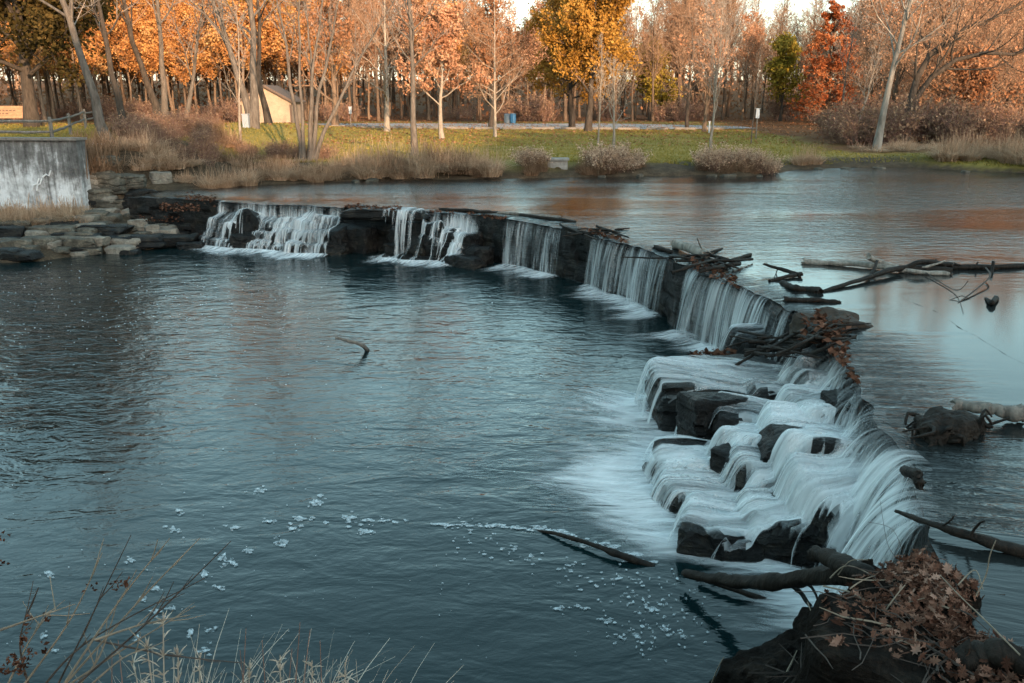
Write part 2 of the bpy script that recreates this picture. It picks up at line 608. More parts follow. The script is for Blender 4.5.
m, nt, p = watermat('pool_water', (.0035, .013, .0145), .08)
n1 = noise_(nt, 1.0, 3, .55, mapped(nt, (1.0, 1.9, 1), (0, 0, .35)), .6)
n2 = noise_(nt, 1.0, 3, .6, mapped(nt, (4.0, 7.0, 1), (0, 0, -.25)), .4)
n3 = noise_(nt, .16, 2, .5)
amp = ramp(nt, n3, [(.3, gcol(.35)), (.7, gcol(1.0))])
h = math_(nt, 'ADD', math_(nt, 'MULTIPLY', n1, .9), math_(nt, 'MULTIPLY', n2, .28))
geo = nt.nodes.new('ShaderNodeNewGeometry')
sxyz = nt.nodes.new('ShaderNodeSeparateXYZ')
nt.links.new(geo.outputs['Position'], sxyz.inputs[0])
mr = N(nt, 'ShaderNodeMapRange', interpolation_type='SMOOTHSTEP')
for q_, v_ in enumerate((7.0, 13.0, 0.5, 1.0)): mr.inputs[q_ + 1].default_value = v_
nt.links.new(sxyz.outputs[1], mr.inputs[0])
bump(nt, p, math_(nt, 'MULTIPLY', math_(nt, 'MULTIPLY', h, amp), mr.outputs[0]), .6, .11)
M['pool_water'] = m
lw = MB()
lw.add([[-70, 3, PZ], [14, 3, PZ], [14, 37, PZ], [-70, 37, PZ]], [[0, 1, 2, 3]])
tag(lw.build('pool_water', m), kind='structure')

m, nt, p = watermat('river_water', (.014, .017, .017), .10)
n1 = noise_(nt, 1.0, 3, .6, mapped(nt, (1.3, 3.4, 1), (0, 0, .1)), .5)
n2 = noise_(nt, 1.0, 3, .6, mapped(nt, (4.0, 10., 1), (0, 0, -.1)), .3)
n3 = noise_(nt, 1.0, 2, .5, mapped(nt, (.07, .2, 1)))
amp = ramp(nt, n3, [(.35, gcol(.15)), (.62, gcol(1.0))])
near = N(nt, 'ShaderNodeAttribute', attribute_name='lip').outputs['Fac']
us = N(nt, 'ShaderNodeAttribute', attribute_name='su').outputs['Fac']
ut = N(nt, 'ShaderNodeAttribute', attribute_name='sv').outputs['Fac']
cmb = nt.nodes.new('ShaderNodeCombineXYZ')
nt.links.new(math_(nt, 'MULTIPLY', us, 7.0), cmb.inputs[0])
nt.links.new(math_(nt, 'MULTIPLY', ut, 1.6), cmb.inputs[1])
stk = noise_(nt, 1.0, 4, .6, cmb.outputs[0], .5)
geo = nt.nodes.new('ShaderNodeNewGeometry')
sxyz = nt.nodes.new('ShaderNodeSeparateXYZ')
nt.links.new(geo.outputs['Position'], sxyz.inputs[0])
mr = N(nt, 'ShaderNodeMapRange', interpolation_type='SMOOTHSTEP')
for q_, v_ in enumerate((27.0, 14.0, 0.0, 1.0)): mr.inputs[q_ + 1].default_value = v_
nt.links.new(sxyz.outputs[1], mr.inputs[0])
calm = mr.outputs[0]
h = math_(nt, 'MULTIPLY', math_(nt, 'ADD', n1, math_(nt, 'MULTIPLY', n2, .35)), math_(nt, 'MULTIPLY', amp, math_(nt, 'SUBTRACT', 1.0, calm)))
h = math_(nt, 'ADD', math_(nt, 'MULTIPLY', h, .8), math_(nt, 'MULTIPLY', stk, math_(nt, 'MULTIPLY', near, 1.1)))
bump(nt, p, h, .6, .14)
M['river_water'] = m
# strip that follows the crest and dips to the lip, then the flat reach behind it
uw = MB()
SS = np.arange(0, CS[-1], .08)
TT = np.array([0.0, .04, .09, .15, .22, .3, .4, .52, .66, .85, 1.1, 1.4, 1.8, 2.3])
S2, T2 = np.meshgrid(SS, TT, indexing='ij')
P2 = crest(S2.ravel(), 0).reshape(*S2.shape, 2)
nn = np.stack([np.interp(S2, CS, CN[:, 0]), np.interp(S2, CS, CN[:, 1])], -1)
P2 = P2 - nn * T2[..., None]
fl = flow_at(S2)
lip = (crest_z(S2) + .028) * 1.0
pxs = np.interp(S2, CS, CPX)
zz = WU + .03 + (np.minimum(lip, WU + .03) - WU - .03) * np.exp(-(T2 / np.where(pxs > 800, .85, .42)) ** 1.3) * np.clip(fl * 1.5, 0, 1)
# drawdown ripples running with the flow
zz = zz + .012 * np.exp(-T2 / .7) * np.clip(fl, 0, 1) * vnoise(np.stack([S2 * 5, T2 * .8, S2 * 0], -1), 31)
pxs = np.interp(S2, CS, CPX)
nearw = np.exp(-(T2 / np.where(pxs > 800, .85, .45)) ** 2) * np.clip(fl * 1.3, .1, 1)
ii = np.arange(S2.size).reshape(S2.shape)
qd = np.stack([ii[:-1, :-1], ii[1:, :-1], ii[1:, 1:], ii[:-1, 1:]], -1).reshape(-1, 4)
uw.add(np.concatenate([P2, zz[..., None]], -1).reshape(-1, 3), qd, lip=nearw * (T2 < 2.25), su=S2, sv=T2)
edge = np.concatenate([P2[:, -1], zz[:, -1:]], -1)
far = [(60, edge[-1][1] - 1), (90, 4), (90, 60), (-12.5, 60), (edge[0][0] - 4, 40), (edge[0][0] - 2, edge[0][1] + .2)]
# flat reach as a grid so that the calm mask varies
polyv = [Vector((v[0], v[1], WU + .03)) for v in edge[::4]] + [Vector((edge[-1][0], edge[-1][1], WU + .03))] + [Vector((a, b, WU + .03)) for a, b in far]
tri = geometry.tessellate_polygon([polyv])
import bmesh
bm = bmesh.new()
bv = [bm.verts.new(v) for v in polyv]
for t in tri:
    try: bm.faces.new([bv[i] for i in t])
    except ValueError: pass
bmesh.ops.subdivide_edges(bm, edges=[e for e in bm.edges if e.calc_length() > 4], cuts=6, use_grid_fill=True)
bmesh.ops.triangulate(bm, faces=bm.faces[:])
bmesh.ops.recalc_face_normals(bm, faces=bm.faces[:])
bm.verts.index_update()
vv = np.array([v.co[:] for v in bm.verts])
ff = np.array([[v.index for v in f.verts] for f in bm.faces])
nrmz = np.cross(vv[ff[:, 1]] - vv[ff[:, 0]], vv[ff[:, 2]] - vv[ff[:, 0]])[:, 2]
ff[nrmz < 0] = ff[nrmz < 0][:, ::-1]
bm.free()
uw.add(vv, ff, lip=np.zeros(len(vv)), su=np.zeros(len(vv)), sv=np.zeros(len(vv)))
tag(uw.build('river_water', m, smoothed=True), kind='structure')

# ------------------------------------------------------------------ the weir
wb = MB()
SS = np.arange(0, CS[-1], .06)
prof = [(-.9, .2), (-.75, 1.45), (-.45, 1.0), (-.3, 1.0), (-.12, 1.0), (-.03, 1.0)]
zf = np.linspace(1, -.25, 19)
K = len(prof) + len(zf)
V = np.zeros((len(SS), K, 3))
cz = crest_z(SS)
hide = np.clip(flow_at(SS) * 1.5, 0, 1)
for k, (t, zr) in enumerate(prof):
    xy = crest(SS, t)
    V[:, k, :2] = xy
    V[:, k, 2] = cz if zr == 1.0 else zr
    if zr == 1.0: V[:, k, 2] -= .05 * (-t) * 1.2 + .0
for k, zr in enumerate(zf):
    z = cz - .015 if k == 0 else np.full(len(SS), 1.55 * zr)
    row = np.floor(z / .26)
    blk = np.floor(SS / .55 + row * .37 + .3 * vnoise(np.stack([row, row * 0, row * 0], -1), 44))
    d = .09 * vnoise(np.stack([blk * 1.7 + .3, row * 2.3 + .2, row * 0], -1), 41) + .05 * fbm(np.stack([SS * 2.5, z * 2.5, z * 0], -1), 42, 4)
    d = d - .05 * (np.abs((z / .26) % 1 - .5) > .42)
    d = d * (0 if k == 0 else 1) + (.05 * (1 - zr) if k else .0)
    xy = crest(SS, 0) + np.stack([np.interp(SS, CS, CN[:, 0]), np.interp(SS, CS, CN[:, 1])], -1) * d[:, None]
    V[:, len(prof) + k, :2] = xy
    V[:, len(prof) + k, 2] = z
ii = np.arange(len(SS) * K).reshape(len(SS), K)
qd = np.stack([ii[:-1, :-1], ii[:-1, 1:], ii[1:, 1:], ii[1:, :-1]], -1).reshape(-1, 4)
wb.add(V.reshape(-1, 3), qd)
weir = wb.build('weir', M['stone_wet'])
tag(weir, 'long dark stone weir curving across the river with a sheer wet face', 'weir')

# ------------------------------------------------------------------ rocks
def ico(sub):
    bm = bmesh.new()
    bmesh.ops.create_icosphere(bm, subdivisions=sub, radius=1)
    v = np.array([x.co[:] for x in bm.verts])
    f = np.array([[x.index for x in q.verts] for q in bm.faces])
    bm.free()
    return v, f


ICO = {s: ico(s) for s in (2, 3, 4, 5, 6)}


def rock_mb(size, seed, sub=4, nplanes=9, rough=.06, strata=.0, round_=24):
    """angular stone: a sphere cut by planes, roughened, with bedding layers"""
    r = np.random.default_rng(seed)
    v, f = ICO[sub]
    nr = np.vstack([np.eye(3), -np.eye(3), nrm(r.normal(size=(nplanes, 3)))])
    nr = nrm(nr + r.normal(size=nr.shape) * .07)
    d = np.concatenate([r.uniform(.92, 1.05, 6), r.uniform(1.02, 1.4, nplanes)])
    dots = np.maximum(v @ nr.T, 1e-3)
    rad = ((dots / d) ** round_).sum(1) ** (-1. / round_)
    p = v * rad[:, None]
    s = np.asarray(size) / 2.
    p = p * s
    w = p / max(s.max(), .1)
    nn = fbm(w * 2.2 + seed * 3.1, seed, 5)
    p = p + nrm(p / s ** 2) * (nn * rough * s.mean() * 2)[:, None]
    if strata:
        hz = p[:, 2] / strata + .6 * vnoise(w * 1.3, seed + 9)
        st = np.where((hz % 1) < .22, -.05, .025) + .05 * vnoise(np.stack([np.floor(hz), np.floor(hz) * 0, np.floor(hz) * 0], -1), seed)
        out = p.copy(); out[:, 2] = 0
        p = p + nrm(out) * (st * min(1.0, s[:2].min() * 1.6))[:, None] * (np.abs(p[:, 2]) < s[2] * .86)[:, None]
    b = MB()
    b.add(p, f)
    return b


ROCKS_BVH = []      # world-space geometry that the falling water runs over


def put_rock(name, loc, size, rz, seed, mat, label, cat='rock', group=None, tilt=(0, 0), sub=4, wet=False, strata=0, rough=.06, nplanes=9, smoothed=False):
    b = rock_mb(size, seed, sub, nplanes, rough, strata)
    R = rotm(tilt[0], tilt[1], 0)
    for i in range(len(b.v)): b.v[i] = b.v[i] @ R.T
    o = b.build(name, M[mat], smoothed=smoothed)
    o.location = [float(c) for c in loc]
    o.rotation_euler = (0, 0, rz)
    tag(o, label, cat, group)
    if wet:
        Rz = rotm(0, 0, rz)
        ROCKS_BVH.append((b.v[0] @ Rz.T + np.asarray(loc, float), b.t[0]))
    return o


def rock_top(px, py, ztop, size, rz=0, seed=1, mat='stone_wet', label='', group=None, wet=True, **kw):
    """stone whose top face centre is seen at photo column, row"""
    c = at(px, py, ztop)
    return put_rock(kw.pop('name', 'ledge_rock'), (c[0], c[1], ztop - size[2] / 2), size, rz, seed, mat, label, kw.pop('cat', 'rock'), group, wet=wet, **kw)


# right cascade: big stones seen one by one (column, row of the top, height of the top above the pool, size)
fdir = math.atan2(CN[np.searchsorted(CS, s_of(870))][1], CN[np.searchsorted(CS, s_of(870))][0])
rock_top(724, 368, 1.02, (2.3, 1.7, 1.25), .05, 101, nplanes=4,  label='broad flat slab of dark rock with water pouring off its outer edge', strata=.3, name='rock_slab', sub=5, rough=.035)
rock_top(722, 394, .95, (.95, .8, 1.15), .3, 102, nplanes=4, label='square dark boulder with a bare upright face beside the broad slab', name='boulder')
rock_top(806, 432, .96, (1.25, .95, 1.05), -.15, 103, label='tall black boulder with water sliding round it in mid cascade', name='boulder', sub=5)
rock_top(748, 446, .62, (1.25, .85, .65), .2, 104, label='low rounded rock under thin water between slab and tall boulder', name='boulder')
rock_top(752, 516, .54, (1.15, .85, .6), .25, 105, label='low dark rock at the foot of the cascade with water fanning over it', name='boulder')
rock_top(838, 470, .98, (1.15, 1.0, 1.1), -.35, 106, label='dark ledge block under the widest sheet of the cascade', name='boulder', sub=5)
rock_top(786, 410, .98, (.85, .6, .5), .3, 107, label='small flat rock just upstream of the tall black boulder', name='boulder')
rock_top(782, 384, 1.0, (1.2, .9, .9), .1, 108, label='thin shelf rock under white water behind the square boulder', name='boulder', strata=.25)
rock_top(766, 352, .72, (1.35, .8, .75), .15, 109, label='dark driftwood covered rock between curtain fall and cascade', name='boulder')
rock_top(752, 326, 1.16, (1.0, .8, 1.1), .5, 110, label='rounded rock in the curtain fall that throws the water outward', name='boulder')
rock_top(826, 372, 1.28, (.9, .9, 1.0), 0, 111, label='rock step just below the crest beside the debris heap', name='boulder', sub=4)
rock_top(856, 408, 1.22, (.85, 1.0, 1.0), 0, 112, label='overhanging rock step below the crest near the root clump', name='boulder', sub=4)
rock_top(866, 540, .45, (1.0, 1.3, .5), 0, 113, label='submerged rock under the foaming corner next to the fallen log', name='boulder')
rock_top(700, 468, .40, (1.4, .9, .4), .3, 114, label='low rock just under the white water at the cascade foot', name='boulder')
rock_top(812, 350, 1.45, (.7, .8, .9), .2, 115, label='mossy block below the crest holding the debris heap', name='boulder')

for n, (px, py, z, sz, lab) in enumerate([
        (718, 396, 1.06, (.95, .7, 1.1), 'square black rock face showing between two veils under the slab'),
        (806, 436, 1.16, (1.05, .7, .9), 'tallest dark boulder standing clear of the water in mid cascade'),
        (752, 452, .86, (.7, .6, .8), 'pointed black stone below the tallest boulder'),
        (728, 530, .46, (.6, .5, .5), 'low black stone at the pool edge of the cascade foot'),
        (692, 446, .62, (.55, .5, .6), 'small black stone at the outer edge of the cascade'),
        (850, 396, 1.42, (.55, .5, .6), 'black stone just under the crest by the debris heap'),
        (776, 498, .74, (.42, .4, .6), 'split black stone between two veils near the cascade foot')]):
    rock_top(px, py, z, sz, [.3, -.2, .6, .2, .9, .1, -.7][n], 150 + n, label=lab, name='boulder', wet=False, strata=.22, sub=5, rough=.10, nplanes=8)

# stepped ledges under the two small cascades and below the rest of the right one
k = 200
GR = 'wet rock ledges under the falling water'
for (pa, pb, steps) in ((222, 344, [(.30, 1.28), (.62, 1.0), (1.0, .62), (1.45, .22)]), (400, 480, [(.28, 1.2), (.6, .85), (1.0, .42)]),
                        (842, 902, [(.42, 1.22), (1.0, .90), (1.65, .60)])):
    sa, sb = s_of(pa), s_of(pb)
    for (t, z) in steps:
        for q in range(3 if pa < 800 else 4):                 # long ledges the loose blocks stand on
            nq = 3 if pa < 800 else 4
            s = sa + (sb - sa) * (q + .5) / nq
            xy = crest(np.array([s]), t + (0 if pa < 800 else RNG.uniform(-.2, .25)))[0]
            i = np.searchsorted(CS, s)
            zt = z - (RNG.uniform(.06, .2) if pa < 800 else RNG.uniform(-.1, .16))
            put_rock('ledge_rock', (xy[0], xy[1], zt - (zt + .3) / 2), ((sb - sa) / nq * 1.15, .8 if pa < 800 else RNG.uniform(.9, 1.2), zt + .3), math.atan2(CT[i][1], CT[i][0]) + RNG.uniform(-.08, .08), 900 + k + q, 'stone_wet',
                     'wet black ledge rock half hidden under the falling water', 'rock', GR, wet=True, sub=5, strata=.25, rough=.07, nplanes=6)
        s = sa + RNG.uniform(0, .3)
        while s < sb:
            w = RNG.uniform(.55, 1.25)
            if RNG.random() < (.86 if pa < 800 else .5):
                tt = t + RNG.uniform(-.16, .16); zt = z + RNG.uniform(-.14, .12)
                xy = crest(np.array([s + w / 2]), tt)[0]
                i = np.searchsorted(CS, s + w / 2)
                rz = math.atan2(CT[min(i, len(CT) - 1)][1], CT[min(i, len(CT) - 1)][0])
                dep = RNG.uniform(.5, .8); hh = zt + .3
                put_rock('ledge_rock', (xy[0], xy[1], zt - hh / 2), (w * 1.08, dep, hh), rz + RNG.uniform(-.2, .2), k, 'stone_wet',
                         'wet black ledge rock half hidden under the falling water', 'rock', GR, wet=True, sub=4, strata=.28, rough=.08)
                k += 1
            s += w * RNG.uniform(.8, 1.0)

for n, (px, py, z, w) in enumerate([(243, 233, .75, .8), (272, 226, .95, .6), (304, 238, .6, .7), (330, 232, .8, .6), (420, 244, .6, .7), (452, 236, .85, .8), (470, 250, .5, .6)]):
    rock_top(px, py, z, (w, w * .8, z + .1), n * .9, 330 + n, label='dark stone standing in the falling water of the small cascades', group='stones breaking the small cascades', name='cascade_stone', wet=False, strata=.25)
# dark boulder stack between the two small cascades
rock_top(368, 216, 1.15, (2.1, 1.3, .75), .1, 301, mat='stone_moss', label='tan topped boulder crowning the dark stack between two cascades', name='boulder', strata=.3)
rock_top(372, 233, .62, (2.6, 1.3, .6), -.05, 302, label='wide black boulder in the middle of the stack between cascades', name='boulder', strata=.25)
rock_top(362, 247, .28, (2.5, 1.0, .6), .05, 303, label='lowest black boulder of the stack at the pool edge', name='boulder', strata=.25)
rock_top(325, 249, .22, (.9, .6, .5), .2, 304, mat='stone_moss', label='small grey boulder at the waterline beside the dark stack', name='boulder')
rock_top(385, 208.5, 1.72, (2.6, .7, .35), -.05, 305, label='dark flat stone on the crest scattered with fallen leaves', name='boulder', strata=.2)
rock_top(338, 216, 1.2, (.9, .9, 1.0), 0, 306, label='black upright block at the end of the first cascade', name='boulder')
rock_top(216, 237, .42, (2.0, 1.1, .7), .1, 307, mat='stone_moss', label='flat brown boulder in the water below the first cascade', name='boulder')
rock_top(262, 229, .72, (.55, .5, .9), .1, 308, label='narrow black rock standing in the middle of the first cascade', name='boulder')

# left bank stones
LB = [(90, 176, 2.05, (1.9, .9, .55), .05, 'stone_moss', 'wide flat stone block set in the bank beside the concrete wall'),
      (88, 187, 1.75, (1.3, .8, .8), .1, 'stone_dry', 'ochre stone block in the bank under the flat top block'),
      (111, 185, 1.75, (1.1, .9, .9), -.1, 'stone_moss', 'square grey stone set in the bank next to the ochre block'),
      (131, 183, 1.85, (1.0, .9, .8), .15, 'stone_moss', 'dark block among the dry grass above the tilted slab'),
      (119, 205, 1.1, (1.7, .9, .45), .25, 'stone_moss', 'tilted grey slab lying on the bank among darker stones'),
      (130, 213, .85, (1.0, .7, .25), -.2, 'stone_dry', 'thin pale flat stone below the tilted slab'),
      (103, 218, .75, (1.5, .8, .3), .1, 'stone_moss', 'mossy ledge stone with a small trickle beside it'),
      (165, 217, 1.0, (2.0, .9, .75), .08, 'stone_moss', 'long tan block below the leaf covered weir end'),
      (181, 219, .95, (.9, .8, .7), -.1, 'stone_dry', 'rounded tan block with a moss spot by the first cascade'),
      (137, 226, .55, (.75, .5, .5), .2, 'stone_dry', 'small square pale stone over the dark ledges'),
      (151, 230, .5, (.5, .4, .4), .5, 'stone_dry', 'pale round cobble next to the small square stone'),
      (161, 229, .5, (.55, .4, .45), .1, 'stone_moss', 'grey cobble under the long tan block'),
      (84, 243, .32, (2.0, .9, .5), -.06, 'stone_dry', 'large pale boulder at the waterline under the grass tuft'),
      (50, 233, .75, (1.9, 1.0, .55), .1, 'stone_moss', 'grey flat boulder wedged in dry grass below the wall'),
      (36, 222, 1.0, (1.6, .8, .35), -.05, 'stone_dry', 'thin flat slab resting on the grey boulder below the wall'),
      (128, 243, .25, (2.4, .9, .5), .03, 'stone_wet', 'low black ledge at the waterline under the trickle'),
      (165, 241, .3, (2.2, .8, .5), .05, 'stone_wet', 'low black ledge at the waterline below the tan blocks'),
      (100, 231, .5, (2.4, .9, .6), .0, 'stone_wet', 'dark wet ledge behind the pale waterline boulder'),
      (95, 200, 1.2, (1.5, 1., .9), .2, 'stone_moss', 'dark stained block beneath the ochre stone'),
      (140, 200, 1.3, (1.4, 1., .9), .0, 'stone_wet', 'black block in shadow behind the tilted slab'),
      (172, 205, 1.4, (1.8, 1.2, 1.0), .0, 'stone_wet', 'black block at the bank end of the weir'),
      (62, 238, .35, (1.0, .7, .5), .4, 'stone_wet', 'dark stone between grey boulder and pale boulder'),
      (15, 245, .3, (1.4, .8, .5), .2, 'stone_moss', 'grey stone half buried in dry grass at the water edge'),
      (104, 163, 2.3, (1.0, .8, .7), .2, 'stone_moss', 'grey stone showing in dry grass by the leaning tree'),
      (160, 178, 1.9, (.9, .6, .6), .6, 'stone_dry', 'lone grey stone in dry grass above the weir end')]


def ground_hit(px, py, lo=24., hi=60.):
    """where the view ray through a photo point meets the ground"""
    y = np.linspace(lo, hi, 400)
    r = ray(px, py)
    P = np.array([0, 0, H]) + r * (y / r[1])[:, None]
    gzz = np.maximum(gzv(P[:, 0], P[:, 1]), PZ)
    k = int(np.argmax(P[:, 2] < gzz))
    return np.array([P[k, 0], P[k, 1], gzz[k]])


for n, (px, py, z, size, rz, mt, lab) in enumerate(LB):
    size = tuple(q * (.72 if px < 105 and py > 210 else .9) for q in size)
    c = ground_hit(px, py + size[2] * 9)
    put_rock('bank_stone', (c[0], c[1] + size[1] * .3, c[2] + size[2] * .22), size, rz, 400 + n, mt, lab, 'stone', None, strata=.2 if size[2] > .4 else 0, sub=5, nplanes=7, rough=.08)
for n in range(90):
    px, py = (RNG.uniform(78, 200), RNG.uniform(202, 254)) if n < 60 else (RNG.uniform(0, 90), RNG.uniform(226, 258))
    c = ground_hit(px, py)
    w = RNG.uniform(.35, 1.1)
    put_rock('rubble_stone', (c[0], c[1], c[2] + w * .04), (w, w * RNG.uniform(.5, .8), w * RNG.uniform(.25, .5)), RNG.uniform(-.4, .4), 440 + n, ['stone_wet', 'stone_moss', 'stone_dry', 'stone_moss', 'stone_wet'][n % 5],
             'dark angular stone in the rubble between the wall and the first cascade', 'stone', 'rubble stones on the bank by the first cascade', sub=3, nplanes=6)

# shore stones along the far bank
FS = [(556, 177, .9, .35), (640, 177, .5, .25), (651, 175.5, .5, .2), (674, 175, .9, .35), (712, 177, .7, .2), (728, 177, 1.1, .25), (760, 177.5, .6, .2), (818, 170, .8, .2), (846, 169.5, .7, .15),
      (880, 169, .9, .15), (965, 173, .8, .2), (372, 182, 1.1, .25), (356, 183, .6, .2), (602, 178, .5, .2)]
for n, (px, py, w, hh) in enumerate(FS):
    c = at(px, py, WU)
    put_rock('shore_stone', (c[0], c[1], WU + .02), (w * .7, w * .4, hh), n * .7, 500 + n, 'stone_moss',
             'grey stone at the water edge along the grassy far bank', 'stone', 'stones along the far waterline', sub=3)


# ------------------------------------------------------------------ falling water: particles released along the crest run over the stones
def bvh_all():
    V, T, n = [], [], 0
    for v, t in ROCKS_BVH:
        V.append(v); T.append(t + n); n += len(v)
    return BVHTree.FromPolygons([tuple(x) for x in np.concatenate(V)], [tuple(int(i) for i in x) for x in np.concatenate(T)])


BV = bvh_all()
DT = .022


def trace(p, v, down, steps=110, run=1.6, rng=None):
    p = Vector(p); v = Vector(v); dn = Vector((down[0], down[1], 0))
    out, air = [p.copy()], []
    landed = None
    for i in range(steps):
        if landed is None:
            v.z -= 9.8 * DT
            q = p + v * DT
            hit = BV.ray_cast(Vector((q.x, q.y, q.z + .55)), Vector((0, 0, -1)), 3.0)
            hz = hit[0].z if hit[0] is not None else -9
            if hz > q.z + .40:                           # a face in the way: slide along it
                v.x *= .2; v.y *= .2
                side = Vector((-dn.y, dn.x, 0)) * (.5 if rng.random() < .5 else -.5)
                v += side * .4
                q = p + Vector((v.x, v.y, v.z)) * DT
                hit = BV.ray_cast(Vector((q.x, q.y, q.z + .3)), Vector((0, 0, -1)), 3.0)
                hz = hit[0].z if hit[0] is not None else -9
            if q.z < hz + .03:
                nv = hit[1]
                if nv.z < 0: nv = -nv
                d = v.dot(nv)
                if d < 0: v -= nv * d * .98
                v *= .91
                sd_ = Vector((-dn.y, dn.x, 0)).normalized()
                v -= sd_ * v.dot(sd_) * .35
                hv = Vector((v.x, v.y, 0))
                if hv.dot(dn) < .75: v += dn * (.75 - hv.dot(dn)) * .5
                q.z = hz + .03
            p = q
            if p.z < PZ + .03:
                p.z = PZ + .03
                landed = 0.0
                v.z = 0
                sp = max(.8, Vector((v.x, v.y, 0)).length)
                hv = Vector((v.x, v.y, 0))
                hv = (hv.normalized() if hv.length > .05 else dn) * .5 + dn * .5
                v = hv.normalized() * min(sp * 1.15, 2.0)
            out.append(p.copy())
        else:
            break
    n_air = len(out)
    foam = []
    if landed is not None:
        d = 0
        q = p.copy()
        while d < run and len(foam) < 130:
            foam.append(q.copy())
            q = q + v * .05
            d += v.length * .05
            v *= .990
    return out, foam


def fallmat(name, lo, hi, fu, fv, col=(.93, .96, .97), trans=.3, gain=4.0):
    """white water: strands run along the flow, gaps between them are clear"""
    m, nt, p = newmat(name)
    u = N(nt, 'ShaderNodeAttribute', attribute_name='u').outputs['Fac']
    v = N(nt, 'ShaderNodeAttribute', attribute_name='v').outputs['Fac']
    fl = N(nt, 'ShaderNodeAttribute', attribute_name='flow').outputs['Fac']

    def strand(a, b, det):
        c = nt.nodes.new('ShaderNodeCombineXYZ')
        nt.links.new(math_(nt, 'MULTIPLY', u, a), c.inputs[0])
        nt.links.new(math_(nt, 'MULTIPLY', v, b), c.inputs[1])
        return noise_(nt, 1.0, det, .6, c.outputs[0], .25)
    n = math_(nt, 'ADD', math_(nt, 'MULTIPLY', strand(fu, fv, 3), .45), math_(nt, 'MULTIPLY', strand(fu * .17, fv * .6, 3), .55))
    th = math_(nt, 'SUBTRACT', 1.0, fl)
    a = math_(nt, 'SUBTRACT', n, math_(nt, 'ADD', math_(nt, 'MULTIPLY', th, hi - lo), lo - .5 * 0))
    a = math_(nt, 'MULTIPLY', a, gain, True)
    a = math_(nt, 'MULTIPLY', a, math_(nt, 'MULTIPLY', fl, 1.25 if gain > 2.5 else 1.0, True), True)
    out = nt.nodes['Material Output']
    d = N(nt, 'ShaderNodeBsdfDiffuse'); d.inputs[0].default_value = (*col, 1)
    t = N(nt, 'ShaderNodeBsdfTranslucent'); t.inputs[0].default_value = (*col, 1)
    tr = N(nt, 'ShaderNodeBsdfTransparent')
    mx = N(nt, 'ShaderNodeMixShader'); mx.inputs[0].default_value = trans
    nt.links.new(d.outputs[0], mx.inputs[1]); nt.links.new(t.outputs[0], mx.inputs[2])
    m2 = N(nt, 'ShaderNodeMixShader')
    nt.links.new(a, m2.inputs[0]); nt.links.new(tr.outputs[0], m2.inputs[1]); nt.links.new(mx.outputs[0], m2.inputs[2])
    nt.links.new(m2.outputs[0], out.inputs[0])
    nt.nodes.remove(p)
    return m


M['fall'] = fallmat('white_water', .35, .66, 14., .5, gain=3.4)
M['apron'] = fallmat('foam_apron', .38, .60, 13., 1.3, (.95, .97, .98), .15, 2.9)


def sheet(mb, lines, us, flows, vfade=None, rip=.22, v0=0.0, mat=0):
    """joins neighbouring paths into a sheet; tears where they part"""
    K = max(len(l) for l in lines)
    A = np.zeros((len(lines), K, 3)); Fv = np.zeros((len(lines), K)); Vv = np.zeros((len(lines), K)); L = []
    for i, l in enumerate(lines):
        a = np.array([x[:] for x in l])
        A[i, :len(a)] = a
        A[i, len(a):] = a[-1]
        d = np.concatenate([[0], np.cumsum(np.linalg.norm(np.diff(a, axis=0), axis=1))]) if len(a) > 1 else np.array([0.])
        Vv[i, :len(a)] = d + v0; Vv[i, len(a):] = d[-1] + v0
        f = flows[i] * (vfade(d / max(d[-1], .01)) if vfade else np.ones(len(a)))
        Fv[i, :len(a)] = f; Fv[i, len(a):] = f[-1]
        L.append(len(a))
    L = np.array(L)
    ii = np.arange(len(lines) * K).reshape(len(lines), K)
    q = np.stack([ii[:-1, :-1], ii[1:, :-1], ii[1:, 1:], ii[:-1, 1:]], -1)
    gap = np.linalg.norm(A[1:] - A[:-1], axis=-1)
    kk = np.arange(K - 1)[None, :]
    ok = (gap[:, :-1] < rip) & (gap[:, 1:] < rip) & (kk < np.maximum(L[:-1], L[1:])[:, None] - 1)
    edge_ = np.zeros((len(lines), K), bool)
    edge_[:-1, :-1] |= ~ok; edge_[1:, :-1] |= ~ok; edge_[:-1, 1:] |= ~ok; edge_[1:, 1:] |= ~ok
    Fv[edge_] *= .25
    q = q[ok]
    if len(q) == 0: return
    mb.add(A.reshape(-1, 3), q, mat, u=np.repeat(np.asarray(us), K), v=Vv, flow=Fv)


